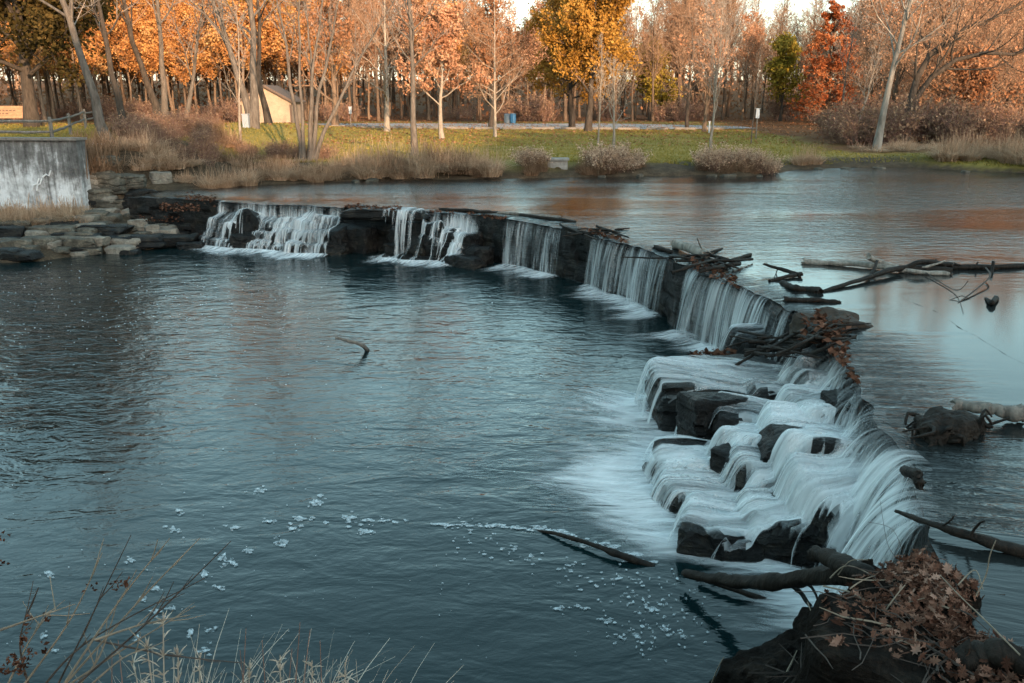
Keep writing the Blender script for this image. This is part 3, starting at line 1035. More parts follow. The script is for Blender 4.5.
FALLS = [((219, 346), 'white water stepping down many small rock ledges next to the leafy bank', 3, .30),
         ((397, 482), 'short white cascade over steps beside the dark boulder stack', 3, .35),
         ((507, 567), 'narrow curtain of water dropping sheer from the weir in mid river', 2, .5),
         ((592, 671), 'wide sheer curtain of water below the driftwood heap', 2, .55),
         ((692, 794), 'curtain of water striking a rounded rock at the debris heap', 2, .6),
         ((816, 936), 'broad white cascade tumbling over the big dark boulders near the leaf pile', 4, .62),
         ((190, 206), 'faint trickle down the dark bank end of the weir', 1, .2),
         ((486, 505), 'thin trickle on the dark wall beside the narrow curtain', 1, .3),
         ((573, 590), 'thin broken trickle between the two sheer curtains', 1, .3),
         ((676, 690), 'thin strands of water under the driftwood heap', 1, .35)]
rr = np.random.default_rng(3)
for (pa, pb), lab, layers, vel in FALLS:
    sa, sb = s_of(pa) - .05, s_of(pb) + .05
    c = crest(np.array([(sa + sb) / 2]), .3)[0]
    root = thing('waterfall' if layers > 1 else 'water_trickle', (c[0], c[1], 0), 0, lab, 'waterfall')
    fall, apron = MB(), MB()
    big = pa > 800
    for ly in range(layers):
        ds = .022
        S = np.arange(sa, sb, ds)
        lines, foams, us, flows = [], [], [], []
        for s in S:
            xy = crest(np.array([s]), .005)[0]
            nx, ny = float(np.interp(s, CS, CN[:, 0])), float(np.interp(s, CS, CN[:, 1]))
            wob = float(vnoise(np.array([s * 2.5, ly * 7.3, .5]), 71)) * (.9 if big else .3)
            vv = vel * (.75 + .45 * ly) * (1 + .35 * float(vnoise(np.array([s * 1.6, ly * 3.1, 2.5]), 72)))
            sk = wob * .35 - .30 * (1 - float(smooth(830, 875, np.interp(s, CS, CPX)))) * big
            vx, vy = nx - ny * sk, ny + nx * sk
            z0 = float(crest_z(np.array([s]))[0]) + .03
            o, fo = trace((xy[0], xy[1], z0 + .006 * ly), (vx * vv, vy * vv, 0), (vx, vy), 240, (3.0 if big else 1.25 if layers > 1 else .3) * (.7 + .5 * rr.random() * .3 + .35 * float(vnoise(np.array([s * 1.2, ly, 9.5]), 73))), rr)
            # starts a little upstream, on the lip
            back = crest(np.array([s]), -.14)[0]
            lines.append([Vector((back[0], back[1], z0 + .012))] + o)
            foams.append(fo)
            us.append(s + ly * 37.7)
            ff = float(flow_at(np.array([s]))[0])
            ff *= .62 + .38 * float(np.clip(.5 + 1.1 * vnoise(np.array([s * 1.9, ly * 2.7, 4.5]), 74), 0, 1))
            flows.append(ff)
        sheet(fall, lines, us, np.array(flows), lambda d: .55 + .45 * smooth(0, .25, d), .16 if big else .13)
        # foam running out over the pool: starts along the smoothed landing line
        ld = np.array([[f[0].x, f[0].y, f[min(8, len(f) - 1)].x - f[0].x, f[min(8, len(f) - 1)].y - f[0].y] if len(f) > 2 else [np.nan] * 4 for f in foams])
        okl = ~np.isnan(ld[:, 0])
        if okl.sum() > 6:
            ix = np.arange(len(ld))
            sg = max(3, int((.30 if big else .14) / ds))
            kr = np.exp(-.5 * (np.arange(-3 * sg, 3 * sg + 1) / sg) ** 2); kr /= kr.sum()
            sm = lambda arr, wts: np.convolve(np.pad(arr * wts, 3 * sg, 'edge'), kr, 'valid') / np.maximum(np.convolve(np.pad(wts, 3 * sg, 'edge'), kr, 'valid'), 1e-4)
            w_ = okl.astype(float)
            fill = np.stack([np.interp(ix, ix[okl], ld[okl, c_]) for c_ in range(4)], 1)
            lx, ly_ = sm(fill[:, 0], w_ + .02), sm(fill[:, 1], w_ + .02)
            dx, dy = sm(fill[:, 2], w_ + .02), sm(fill[:, 3], w_ + .02)
            dl = np.hypot(dx, dy) + 1e-6; dx, dy = dx / dl, dy / dl
            dens = (1. if big else 1.1) * np.clip(np.convolve(np.pad(w_ * np.array(flows), 3 * sg, 'constant'), kr, 'valid') * 1.5, 0, .95) 
            run = (2.0 if big else 1.25 if layers > 1 else .25) * (1 + .55 * vnoise(np.stack([S * 1.3, S * 0 + ly, S * 0], -1), 73)) * (.35 + .65 * np.clip(dens * 1.5, 0, 1)) * (1 - .62 * smooth(885, 912, np.interp(S, CS, CPX)))
            rr_ = np.linspace(-.22, 1, 26)
            ln_ = []
            for i in range(len(S)):
                dist = np.where(rr_ < 0, rr_, rr_ * run[i])
                bend = (.24 if big else .1) * float(vnoise(np.array([S[i] * .8, ly * 2., 3.5]), 75)) * np.clip(dist, 0, 9) ** 1.4
                ln_.append([Vector((lx[i] + dx[i] * t_ - dy[i] * b_, ly_[i] + dy[i] * t_ + dx[i] * b_, PZ + .018 + .005 * ly + .05 * max(0, 1 - abs(t_) / .3) * dens[i])) for t_, b_ in zip(dist, bend)])
            sheet(apron, ln_, us, dens, lambda d: smooth(-.02, .10, d) * (1 - smooth(.2, 1.0, d)), 9.0)
    fall.rel(root.location); apron.rel(root.location)
    fall.build('falling_sheet', M['fall'], root, True)
    if apron.n: apron.build('foam_apron', M['apron'], root, True)

# ------------------------------------------------------------------ trees
def grow(rng, P, R, n, t0, t1, ratio, ang, K, rr, up=.05, wig=.12, taper=.5, rmax=None, angv=.2, rmin=.004):
    """children for every branch of a level, all at once"""
    Np, Kp = P.shape[:2]
    idx = np.repeat(np.arange(Np), n)
    k = np.tile(np.arange(n), Np)
    t = t0 + (t1 - t0) * (k + rng.uniform(0, 1, len(idx))) / n
    f = np.clip(t * (Kp - 1), 0, Kp - 1.001)
    i = f.astype(int); fr = (f - i)[:, None]
    pos = P[idx, i] * (1 - fr) + P[idx, i + 1] * fr
    r = R[idx, i] * (1 - fr[:, 0]) + R[idx, i + 1] * fr[:, 0]
    d = nrm(P[idx, i + 1] - P[idx, i])
    plen = np.linalg.norm(np.diff(P, axis=1), axis=-1).sum(1)[idx]
    ref = nrm(rng.normal(size=(len(idx), 3)))
    u = nrm(np.cross(d, ref)); v = np.cross(d, u)
    az = k * 2.399 + rng.uniform(-.6, .6, len(idx)) + idx * 1.3
    zc = np.cross(d, np.array([0, 0, 1.]) + 0 * d)
    bad = np.linalg.norm(zc, axis=1) < .05
    zc[bad] = np.array([1., 0, 0])
    u = nrm(zc); v = np.cross(u, d)
    a = ang + rng.normal(0, angv, len(idx))
    cdir = d * np.cos(a)[:, None] + (u * np.cos(az)[:, None] + v * np.sin(az)[:, None]) * np.sin(a)[:, None]
    L = plen * ratio * (1 - taper * (t - t0) / max(t1 - t0, .01)) * rng.uniform(.7, 1.2, len(idx))
    r0 = np.maximum(np.minimum(r * rr, L * .035), rmin)
    if rmax is not None: r0 = np.minimum(r0, rmax)
    C = np.zeros((len(idx), K, 3)); Rr = np.zeros((len(idx), K))
    C[:, 0] = pos; Rr[:, 0] = r0
    dd = cdir
    for j in range(1, K):
        dd = nrm(dd + rng.normal(0, wig, dd.shape) + np.array([0, 0, up]))
        C[:, j] = C[:, j - 1] + dd * (L / (K - 1))[:, None]
        Rr[:, j] = r0 * (1 - .75 * j / (K - 1))
    return C, Rr


def add_leaves(mb, rng, P, n, size, spread, mat, elong=1.5, flat=0.0, tmin=.2):
    """single bent leaves (or small leaf sprays) along the twigs"""
    idx = rng.integers(0, len(P), n)
    t = rng.uniform(tmin, 1, n) * (P.shape[1] - 1.001)
    i = t.astype(int); f = (t - i)[:, None]
    c = P[idx, i] * (1 - f) + P[idx, i + 1] * f + rng.normal(0, spread, (n, 3))
    nd = rng.normal(size=(n, 3)); nd[:, 2] = nd[:, 2] * (1 + flat) + .3
    nd = nrm(nd)
    a = nrm(np.cross(nd, rng.normal(size=(n, 3)))); b = np.cross(nd, a)
    s = (size * rng.uniform(.6, 1.3, n))[:, None]
    v = np.stack([c - a * s * elong * .5, c + b * s * .5 + nd * s * .12, c + a * s * elong * .5, c - b * s * .5 + nd * s * .12], 1)
    cl = np.clip(.5 + .5 * vnoise(c * .55 + 17, 5) + rng.normal(0, .2, n), 0, 1)
    mb.add(v.reshape(-1, 3), np.arange(4 * n).reshape(n, 4), mat, cl)


def trunk_line(rng, h, K, lean=(0, 0), wig=.03):
    p = np.zeros((K, 3))
    t = np.linspace(0, 1, K)
    p[:, 2] = h * t
    w = np.cumsum(rng.normal(0, wig * h / K * 2, (K, 2)), 0)
    p[:, :2] = w - w[0] + np.outer(t * h, lean)
    return p


def tree_meshes(seed, h, r, bark_m, crown_m=None, lean=(0, 0), wig=.03, stems=None, limbs=14, t0=.3, limb_ratio=.42, limb_ang=.85, limb_up=.10, taper=.6,
                br=(8, 6, 3), ratios=(.45, .45, .5), twig_r=.012, leaf=None, leaf_n=0, leaf_size=.2, leaf_spread=.2, elong=1.5, flat=0, twig_up=.05, wigl=.13, limb_t1=.98, tips=True, tmin=.2, rr=.5):
    rng = np.random.default_rng(seed)
    tm, cm = MB(), MB()
    K0 = 12
    if stems is None: P = trunk_line(rng, h, K0, lean, wig)[None]
    else: P = np.array(stems, float)
    K0 = P.shape[1]
    tt = np.linspace(0, 1, K0)
    R = np.array([r * (1 - .82 * tt) * (1 + .5 * np.exp(-tt * K0 / 1.2)) for _ in P])
    if stems is not None: R *= rng.uniform(.6, 1.0, (len(P), 1))
    tm.tubes(P, R, 8)
    L1, R1 = grow(rng, P, R, limbs, t0, limb_t1, limb_ratio, limb_ang, 7, rr, limb_up, wigl, taper)
    tm.tubes(L1, R1, 5)
    src, srcR = L1, R1
    lv = None
    for j, (n, ra) in enumerate(zip(br, ratios)):
        src, srcR = grow(rng, src, srcR, n, .15 if j else .22, 1., ra, .75, 4 if j < len(br) - 1 else 3, .62, twig_up, .16, .35, rmin=twig_r * (.8 if j == len(br) - 1 else 1.1))
        cm.tubes(src, srcR, 3 if j else 4, 0)
        if j == len(br) - 1 or (j == len(br) - 2 and lv is None): lv = src
    if leaf is not None and leaf_n: add_leaves(cm, rng, lv, leaf_n, leaf_size, leaf_spread, 1, elong, flat, tmin)
    mats = [M[crown_m or bark_m]] + ([M[leaf]] if leaf else [])
    return tm.mesh('trunk', M[bark_m], True), cm.mesh('crown', mats)


def plant_tree(name, meshes, x, y, rz=0, s=1.0, label='', cat='tree', group=None, z=None, parts=('trunk', 'crown')):
    z = gz(x, y) - .08 if z is None else z
    o = thing(name, (x, y, z), rz, label, cat, group)
    o.scale = (s, s, s) if not isinstance(s, tuple) else s
    for nme, me in zip(parts, meshes):
        meshobj(nme, me, o)
    return o


def on_ground(px, y):
    """ground point at photo column px and distance y"""
    z = 2.3
    for _ in range(6):
        depth = y * math.cos(PITCH) + (H - z) * math.sin(PITCH)
        x = (px - 512) / F * depth
        z = gz(x, y)
    return x, z


def tree_at(px, y, meshes, label, name='bare_tree', rz=0, s=1., group=None, cat='tree', parts=('trunk', 'crown')):
    x, z = on_ground(px, y)
    return plant_tree(name, meshes, x, y, rz, s, label, cat, group, z - .08, parts)


# --- trees seen one by one on the near bank and the lawn
tree_at(33, 58, tree_meshes(1, 13, .40, 'bark_dark', limbs=20, t0=.20, limb_ratio=.62, limb_ang=1.05, limb_up=.05, br=(10, 7, 3), leaf='leaf_olive', leaf_n=52000, leaf_size=.20, leaf_spread=.35, taper=.5),
        'big dark oak keeping its brown olive leaves behind the rail fence', 'oak_tree')
tree_at(111, 38, tree_meshes(2, 11.5, .20, 'bark_gray', 'twig_gray', lean=(-.24, .02), wig=.04, limbs=13, t0=.33, limb_ratio=.5, limb_ang=.6, limb_up=.12, twig_r=.009, br=(6, 5, 2)),
        'grey bare tree leaning over the concrete wall end')
tree_at(126, 44, tree_meshes(3, 11, .17, 'bark_dark', 'twig_gray', lean=(-.07, 0), limbs=12, t0=.35, limb_ratio=.4, limb_ang=.6, twig_r=.009, br=(6, 5, 2)), 'dark slender trunk just behind the leaning grey tree')
tree_at(158, 62, tree_meshes(4, 15, .24, 'bark_dark', 'twig_warm', lean=(-.17, 0), wig=.05, limbs=12, t0=.35, limb_ratio=.42, limb_ang=.65, br=(6, 5, 2)), 'dark bare tree with a long bowed trunk above the brambles')
tree_at(166, 64, tree_meshes(5, 15, .22, 'bark_gray', 'twig_gray', lean=(.02, 0), limbs=12, t0=.35, limb_ratio=.42, limb_ang=.6, br=(6, 5, 2)), 'straight grey bare tree beside the bowed dark one')
tree_at(187, 60, tree_meshes(6, 9, .16, 'bark_gray', 'twig_gray', lean=(.22, 0), limbs=11, t0=.3, limb_ratio=.42, limb_ang=.6, br=(6, 5, 2)), 'thin grey tree slanting towards the small house')
rngs = np.random.default_rng(66)


def stem_set(specs, K=12, wig=.025, seed=1):
    """stems from one root: (lean x, lean y, height, foot offset x)"""
    rg = np.random.default_rng(seed)
    out = []
    for lx, ly, h, ox in specs:
        p = trunk_line(rg, h, K, (0, 0), wig)
        t = np.linspace(0, 1, K)
        p[:, 0] += ox + lx * h * t ** 1.25; p[:, 1] += ly * h * t ** 1.25
        out.append(p)
    return out


tree_at(252, 55, tree_meshes(7, 12, .27, 'bark_gray', 'twig_gray', stems=stem_set([(-.24, 0, 11, 0), (.05, .05, 12.5, .1)], seed=3), limbs=12, t0=.35, limb_ratio=.45, limb_ang=.7, br=(7, 5, 2)),
        'forked grey tree in front of the small house')
tree_at(269, 60, tree_meshes(8, 12, .20, 'bark_dark', 'twig_warm', lean=(.0, 0), wig=.05, limbs=13, t0=.4, limb_ratio=.5, limb_ang=.8, br=(7, 5, 2), leaf='leaf_gold', leaf_n=900, leaf_size=.2), 'crooked dark tree crossing the front of the small house')
tree_at(308, 44.2, tree_meshes(9, 9, .12, 'bark_gray', 'twig_gray', stems=stem_set([(-.06, 0, 10, -.35), (.04, 0, 10.5, -.2), (.14, .05, 10, .1), (.30, .0, 9.5, .2), (.55, .08, 8, .3), (-.02, .1, 8, .1)], seed=4, wig=.04), limbs=7, t0=.4, limb_ratio=.3, limb_ang=.5, br=(5, 4, 2), twig_r=.009),
        'clump of slender grey stems rising from one root on the bank', 'multi_stem_tree')
tree_at(415, 46.5, tree_meshes(10, 12.5, .15, 'bark_gray', 'twig_gray', lean=(.0, 0), wig=.02, limbs=24, t0=.34, limb_ratio=.24, limb_ang=.75, limb_up=.12, br=(6, 5, 2), twig_r=.009),
        'straight slim grey tree standing in the dry reeds on the bank')
tree_at(240, 47, tree_meshes(11, 7, .07, 'bark_pale', 'twig_gray', lean=(.04, 0), limbs=12, t0=.3, limb_ratio=.3, limb_ang=.6, br=(4, 3), ratios=(.5, .5), twig_r=.008), 'pale thin sapling at the edge of the brambles near the forked tree')
tree_at(335, 88, tree_meshes(12, 12, .30, 'bark_brown', 'twig_warm', limbs=15, t0=.2, limb_ratio=.5, limb_ang=.9, br=(8, 6, 3), leaf='leaf_rust', leaf_n=2500, leaf_size=.22), 'brown spreading tree at the lot edge beside the small white sign')
tree_at(387, 80, tree_meshes(13, 12, .22, 'bark_pale', 'twig_warm', limbs=18, t0=.22, limb_ratio=.42, limb_ang=1.0, br=(7, 6, 3), wig=.015), 'sunlit pale trunk with bare level branches on the lawn')
tree_at(442, 67, tree_meshes(14, 8.6, .16, 'bark_pale', 'twig_warm', limbs=18, t0=.26, limb_ratio=.46, limb_ang=.9, limb_up=.1, br=(8, 6, 2), leaf='leaf_pink', leaf_n=8500, leaf_size=.145, leaf_spread=.15), 'small tree full of pinkish orange leaves on the lawn', 'leafy_tree')
tree_at(495, 70, tree_meshes(15, 10.5, .11, 'bark_pale', 'twig_warm', limbs=30, t0=.16, limb_ratio=.34, limb_ang=1.15, limb_up=.05, br=(7, 5, 2), wig=.01, twig_r=.009), 'bare pin oak with a thin pale trunk and level twigs on the lawn')
tree_at(491, 92, tree_meshes(16, 13, .22, 'bark_dark', 'twig_warm', limbs=20, t0=.2, limb_ratio=.36, limb_ang=.9, br=(8, 6, 3), leaf='leaf_rust', leaf_n=2600, leaf_size=.2), 'dark trunked rusty tree behind the bare pin oak')
tree_at(572, 92, tree_meshes(17, 14, .26, 'bark_dark', 'twig_warm', limbs=24, t0=.16, limb_ratio=.36, limb_ang=1.0, br=(8, 6, 2), leaf='leaf_gold', leaf_n=19000, leaf_size=.18, leaf_spread=.25), 'golden oak with a dark trunk at the edge of the lot', 'oak_tree')
tree_at(588, 82, tree_meshes(18, 14.2, .27, 'bark_dark', 'twig_warm', limbs=26, t0=.20, limb_ratio=.34, limb_ang=.95, br=(8, 6, 2), leaf='leaf_gold', leaf_n=28000, leaf_size=.18, leaf_spread=.25), 'tall golden leaved oak standing on the lawn before the lot', 'oak_tree')
tree_at(598, 60, tree_meshes(19, 6.8, .06, 'bark_pale', limbs=16, t0=.25, limb_ratio=.28, limb_ang=.5, br=(5, 4), ratios=(.5, .5), twig_r=.009), 'slim pale young tree without leaves beside the golden oak')
tree_at(613, 52, tree_meshes(20, 4.6, .085, 'bark_pale', limbs=14, t0=.3, limb_ratio=.55, limb_ang=.55, limb_up=.12, br=(6, 4), ratios=(.5, .5), twig_r=.009), 'pale young tree with a fan of bare branches nearest the river')
tree_at(650, 122, tree_meshes(21, 9, .2, 'bark_dark', limbs=20, t0=.12, limb_ratio=.5, limb_ang=1.0, br=(8, 5, 2), leaf='leaf_yellowgreen', leaf_n=7000, leaf_size=.25, leaf_spread=.25), 'small yellow green tree at the wood edge across the lot', 'leafy_tree')
tree_at(711, 53, tree_meshes(22, 8.6, .075, 'bark_pale', 'twig_gray', limbs=26, t0=.22, limb_ratio=.5, limb_ang=.42, limb_up=.10, taper=.55, br=(7, 5, 2), twig_r=.008), 'vase shaped bare tree above the reddish bush on the bank')
tree_at(704, 80, tree_meshes(23, 9.5, .16, 'bark_brown', 'twig_warm', limbs=22, t0=.2, limb_ratio=.4, limb_ang=.6, br=(7, 5, 3), leaf='leaf_pink', leaf_n=900, leaf_size=.2), 'brown trunked tree just behind the vase shaped one')
tree_at(687, 92, tree_meshes(24, 11, .16, 'bark_dark', 'twig_warm', limbs=18, t0=.25, limb_ratio=.4, limb_ang=.7, br=(7, 5, 2)), 'dark trunked bare tree at the lot edge behind the vase shaped tree')
tree_at(751, 60, tree_meshes(25, 6.0, .035, 'bark_gray', limbs=14, t0=.35, limb_ratio=.25, limb_ang=.5, br=(4, 3), ratios=(.5, .5), twig_r=.008), 'thin staked sapling alone on the lawn near the notice post')
tree_at(826, 104, tree_meshes(26, 13.2, .26, 'bark_brown', 'bark_brown', limbs=76, t0=.05, limb_ratio=.37, limb_ang=1.35, limb_up=.02, taper=.86, br=(9, 5), ratios=(.42, .5), leaf='leaf_red', leaf_n=24000, leaf_size=.13, leaf_spread=.07, elong=2.6, flat=2.5, wig=.01, wigl=.06),
        'cone shaped red orange cypress at the wood edge', 'cypress_tree')
tree_at(780, 114, tree_meshes(27, 9.5, .2, 'bark_dark', limbs=20, t0=.15, limb_ratio=.4, limb_ang=1., br=(8, 5, 2), leaf='leaf_yellowgreen', leaf_n=5500, leaf_size=.24, leaf_spread=.25), 'olive yellow tree beside the red cypress', 'leafy_tree')
tree_at(876, 52, tree_meshes(28, 14, .20, 'bark_plane', 'twig_gray', lean=(.09, .0), wig=.03, limbs=20, t0=.30, rr=.4, limb_ratio=.34, limb_ang=.75, limb_up=.12, br=(7, 5, 2), twig_r=.010), 'mottled pale sycamore with its trunk bare on the far lawn corner', 'sycamore_tree')
tree_at(903, 57, tree_meshes(29, 9, .34, 'bark_dark', 'twig_warm', stems=[np.array([[0, 0, 0], [.2, 0, 1.6], [.5, 0, 3.0], [1.2, -.2, 4.2], [2.4, -.5, 5.2], [4.0, -.8, 5.6], [5.6, -1., 5.5], [7.0, -1.1, 6.0], [8.4, -1.2, 6.6], [9.8, -1.2, 7.8]]),
                                                     np.array([[0, 0, 0], [.1, 0, 1.6], [.2, 0, 3.0], [.5, .2, 4.2], [1.2, .3, 5.6], [2.2, .3, 6.4], [3.4, .3, 7.2], [4.6, .2, 7.6], [6.0, 0, 8.4], [7.2, 0, 9.4]])],
                                  limbs=16, t0=.3, limb_ratio=.32, limb_ang=.9, limb_up=.14, br=(8, 6, 2), twig_r=.012), 'old dark tree with long sprawling black limbs over the thicket', 'old_tree')
tree_at(843, 88, tree_meshes(30, 11, .14, 'bark_gray', 'twig_gray', lean=(.04, 0), wig=.06, limbs=14, t0=.35, limb_ratio=.4, limb_ang=.7, br=(7, 5, 2)), 'crooked grey trunk in front of the red cypress')
tree_at(852, 60, tree_meshes(31, 7, .08, 'bark_pale', 'twig_gray', lean=(.12, 0), wig=.06, limbs=12, t0=.3, limb_ratio=.4, limb_ang=.7, br=(6, 4, 2)), 'pale thin leaning tree in the thicket by the sycamore')
tree_at(962, 64, tree_meshes(32, 5.2, .10, 'bark_dark', limbs=18, t0=.1, limb_ratio=.7, limb_ang=.9, br=(7, 5, 2), leaf='leaf_rust', leaf_n=4200, leaf_size=.17), 'low rusty leaved tree at the foot of the sprawling old tree', 'leafy_tree')

# --- the wood: prototypes whose meshes the copies share
PROTO = {}
for i in range(4):
    PROTO['bare', i] = tree_meshes(100 + i, 19 + i, .18, 'bark_forest', 'twig_warm', limbs=30, t0=.26, limb_ratio=.30, limb_ang=.62, limb_up=.12, br=(8, 6, 3), twig_r=.016, wig=.02)
for i in range(3):
    PROTO['orange', i] = tree_meshes(110 + i, 16 + i, .18, 'bark_brown', 'twig_warm', limbs=20, t0=.26, limb_ratio=.34, limb_ang=.8, limb_up=.10, br=(7, 6, 2), twig_r=.016, leaf='leaf_orange', leaf_n=12000, leaf_size=.20, leaf_spread=.3)
for i in range(2):
    PROTO['pink', i] = tree_meshes(120 + i, 17 + i, .18, 'bark_brown', 'twig_warm', limbs=20, t0=.3, limb_ratio=.32, limb_ang=.7, limb_up=.10, br=(7, 6, 3), twig_r=.017, leaf='leaf_pink', leaf_n=4200, leaf_size=.16, leaf_spread=.3)
for i in range(2):
    PROTO['haze', i] = tree_meshes(130 + i, 13 + i, .2, 'bark_forest', 'twig_warm', limbs=26, t0=.16, limb_ratio=.42, limb_ang=.8, limb_up=.08, br=(8, 6, 3), twig_r=.015, leaf='leaf_pink', leaf_n=2000, leaf_size=.13, leaf_spread=.3)
KIND_LABEL = {'bare': 'tall bare trunk with reddish brown twigs in the wood behind the lot', 'orange': 'tree of glowing orange leaves in the wood edge',
              'pink': 'thinly leaved pinkish tree in the wood behind the lot', 'haze': 'low bushy tree of warm twigs at the wood edge beyond the river'}
KIND_NAME = {'bare': 'forest_tree', 'orange': 'autumn_tree', 'pink': 'autumn_tree', 'haze': 'bushy_tree'}
KIND_N = {'bare': 4, 'orange': 3, 'pink': 2, 'haze': 2}
fr = np.random.default_rng(55)
cnt = 0
taken = []
for row, (d0, sp) in enumerate([(118, 27), (123, 25), (129, 24), (136, 24), (144, 25), (154, 28), (166, 32)]):
    px = -60 + fr.uniform(0, 20)
    while px < 1090:
        px += sp * fr.uniform(.6, 1.4)
        d = d0 + fr.uniform(-3, 3)
        rnd = fr.random()
        if px < 300: kd = 'orange' if rnd < .72 else 'bare'
        elif px < 545: kd = 'pink' if rnd < .55 else ('orange' if rnd < .68 else 'bare')
        elif px < 850: kd = 'bare' if rnd < .85 else 'pink'
        else: kd = 'haze' if rnd < .5 else ('pink' if rnd < .68 else 'bare')
        if px > 860: d -= 26 * min(1, (px - 860) / 120)
        if px < 130: d -= 22 * min(1, (130 - px) / 130)
        i = int(fr.integers(0, KIND_N[kd]))
        s = fr.uniform(.82, 1.12)
        if 480 < px < 565 or 618 < px < 650 or 740 < px < 850: s *= .72
        x, z = on_ground(px, d)
        plant_tree(KIND_NAME[kd], PROTO[kd, i], x, d, fr.uniform(0, 6.28), s, KIND_LABEL[kd], 'tree', kd + ' trees of the wood', z - .1)
        cnt += 1
# right bank thicket: nearer
for px, d in [(866, 76), (890, 70), (915, 72), (935, 70), (955, 78), (985, 69), (1005, 74), (1030, 70), (1050, 72), (1000, 86), (970, 90), (930, 84), (1045, 90), (880, 84)]:
    x, z = on_ground(px, d)
    plant_tree('bushy_tree', PROTO['haze', int(fr.integers(0, 2))], x, d, fr.uniform(0, 6.28), fr.uniform(.55, .85), 'bare twiggy tree in the thicket beside the sycamore', 'tree', 'thicket trees on the far bank', z - .1)
print('forest trees', cnt)

# far wood: one mass behind the trees that can be told apart
fm = MB()
fr2 = np.random.default_rng(91)
n = 420
fx = fr2.uniform(-190, 190, n); fy = fr2.uniform(175, 260, n)
fz = gzv(fx, fy)
P = np.zeros((n, 4, 3)); hgt = fr2.uniform(10, 16, n)
for j in range(4):
    P[:, j] = np.stack([fx + fr2.normal(0, .3, n) * j, fy, fz + hgt * j / 3], -1)
fm.tubes(P, np.linspace(.26, .05, 4)[None] * np.ones((n, 1)), 4, 0)
A, B = grow(fr2, P, np.linspace(.26, .05, 4)[None] * np.ones((n, 1)), 14, .3, 1, .3, .65, 4, .5, .1)
fm.tubes(A, B, 3, 0)
A, B = grow(fr2, A, B, 6, .2, 1, .5, .7, 3, .6, .08, rmin=.02)
fm.tubes(A, B, 3, 0)
far = fm.build('woodland', [M['twig_warm'], M['leaf_rust']])
tag(far, 'far woodland of massed bare trunks behind the autumn trees', 'woodland', kind='stuff')

# understorey of the far wood
um = MB()
n = 40000
ux = fr2.uniform(-200, 200, n); uy = fr2.uniform(134, 205, n)
uz = gzv(ux, uy) + fr2.uniform(0, 1, n) ** 1.3 * (8.5 + 3 * vnoise(np.stack([ux * .15, uy * .15, ux * 0], -1), 3))
nd = nrm(fr2.normal(size=(n, 3))); a = nrm(np.cross(nd, fr2.normal(size=(n, 3)))); b = np.cross(nd, a)
c = np.stack([ux, uy, uz], -1); s = fr2.uniform(.12, .42, n)[:, None]
um.add(np.stack([c - a * s, c + b * s * .6, c + a * s, c - b * s * .6], 1).reshape(-1, 3), np.arange(4 * n).reshape(n, 4), 0, fr2.uniform(0, .7, n))
tag(um.build('undergrowth', M['leaf_rust']), 'dim brown undergrowth filling the depth of the wood', 'undergrowth', kind='stuff')

# unseen wooded ridge added behind the camera, its top shaped to shade the river
hw = MB()
rg = np.random.default_rng(17)
n = 30000
hx = rg.uniform(-150, 190, n); hy = rg.uniform(-92, -58, n)
tgt = hx - 52
top = 22.5 + 9 * smooth(-6, 10, tgt) - 7 * smooth(18, 34, tgt) + 3.2 * vnoise(np.stack([hx * .11, hx * 0, hx * 0], -1), 8) + 1.5 * vnoise(np.stack([hx * .35, hx * 0, hx * 0], -1), 9)
hz = 13 + (top - 13) * rg.uniform(0, 1, n) ** .7
nd = nrm(rg.normal(size=(n, 3))); a = nrm(np.cross(nd, rg.normal(size=(n, 3)))); b = np.cross(nd, a)
c = np.stack([hx, hy, hz], -1); s = rg.uniform(.5, 1.1, n)[:, None]
hw.add(np.stack([c - a * s, c + b * s, c + a * s, c - b * s], 1).reshape(-1, 3), np.arange(4 * n).reshape(n, 4), 0, rg.uniform(0, 1, n))
tag(hw.build('shade_ridge_woods', M['leaf_rust']), 'unseen wooded ridge behind the camera, shaped to cast shade over the river', 'woodland', kind='stuff')

# ------------------------------------------------------------------ dry grass, reeds, brambles
def grass_mb(seed, n, w, dpt, h, droop, mat=0, width=.012, K=4, lean=(0, 0)):
    r = np.random.default_rng(seed)
    b = MB()
    rad = np.sqrt(r.uniform(0, 1, n)); a = r.uniform(0, 6.28, n)
    x0, y0 = rad * np.cos(a) * w / 2, rad * np.sin(a) * dpt / 2
    hh = h * r.uniform(.45, 1.1, n)
    out = np.stack([np.cos(a), np.sin(a)], -1) * (.25 + .6 * rad)[:, None] + r.normal(0, .45, (n, 2)) + np.asarray(lean)
    t = np.linspace(0, 1, K)
    dr = droop * r.uniform(.5, 1.4, n)
    C = np.zeros((n, K, 3))
    C[:, :, 0] = x0[:, None] + out[:, :1] * (hh * dr)[:, None] * t ** 1.8
    C[:, :, 1] = y0[:, None] + out[:, 1:] * (hh * dr)[:, None] * t ** 1.8
    C[:, :, 2] = hh[:, None] * (t - .42 * np.clip(dr, 0, 1.3)[:, None] * t ** 2.4)
    sd_ = np.stack([np.cos(a + 1.57 + r.normal(0, .8, n)), np.sin(a + 1.57), 0 * a], -1)
    wd = width * (1 - .8 * t)[None, :, None] * r.uniform(.6, 1.3, n)[:, None, None]
    V = np.stack([C - sd_[:, None] * wd, C + sd_[:, None] * wd], 2)
    i = np.arange(n * K * 2).reshape(n, K, 2)
    q = np.stack([i[:, :-1, 0], i[:, :-1, 1], i[:, 1:, 1], i[:, 1:, 0]], -1).reshape(-1, 4)
    b.add(V.reshape(-1, 3), q, mat, np.repeat(np.clip(r.normal(.5, .25, n), 0, 1), K - 1))
    return b


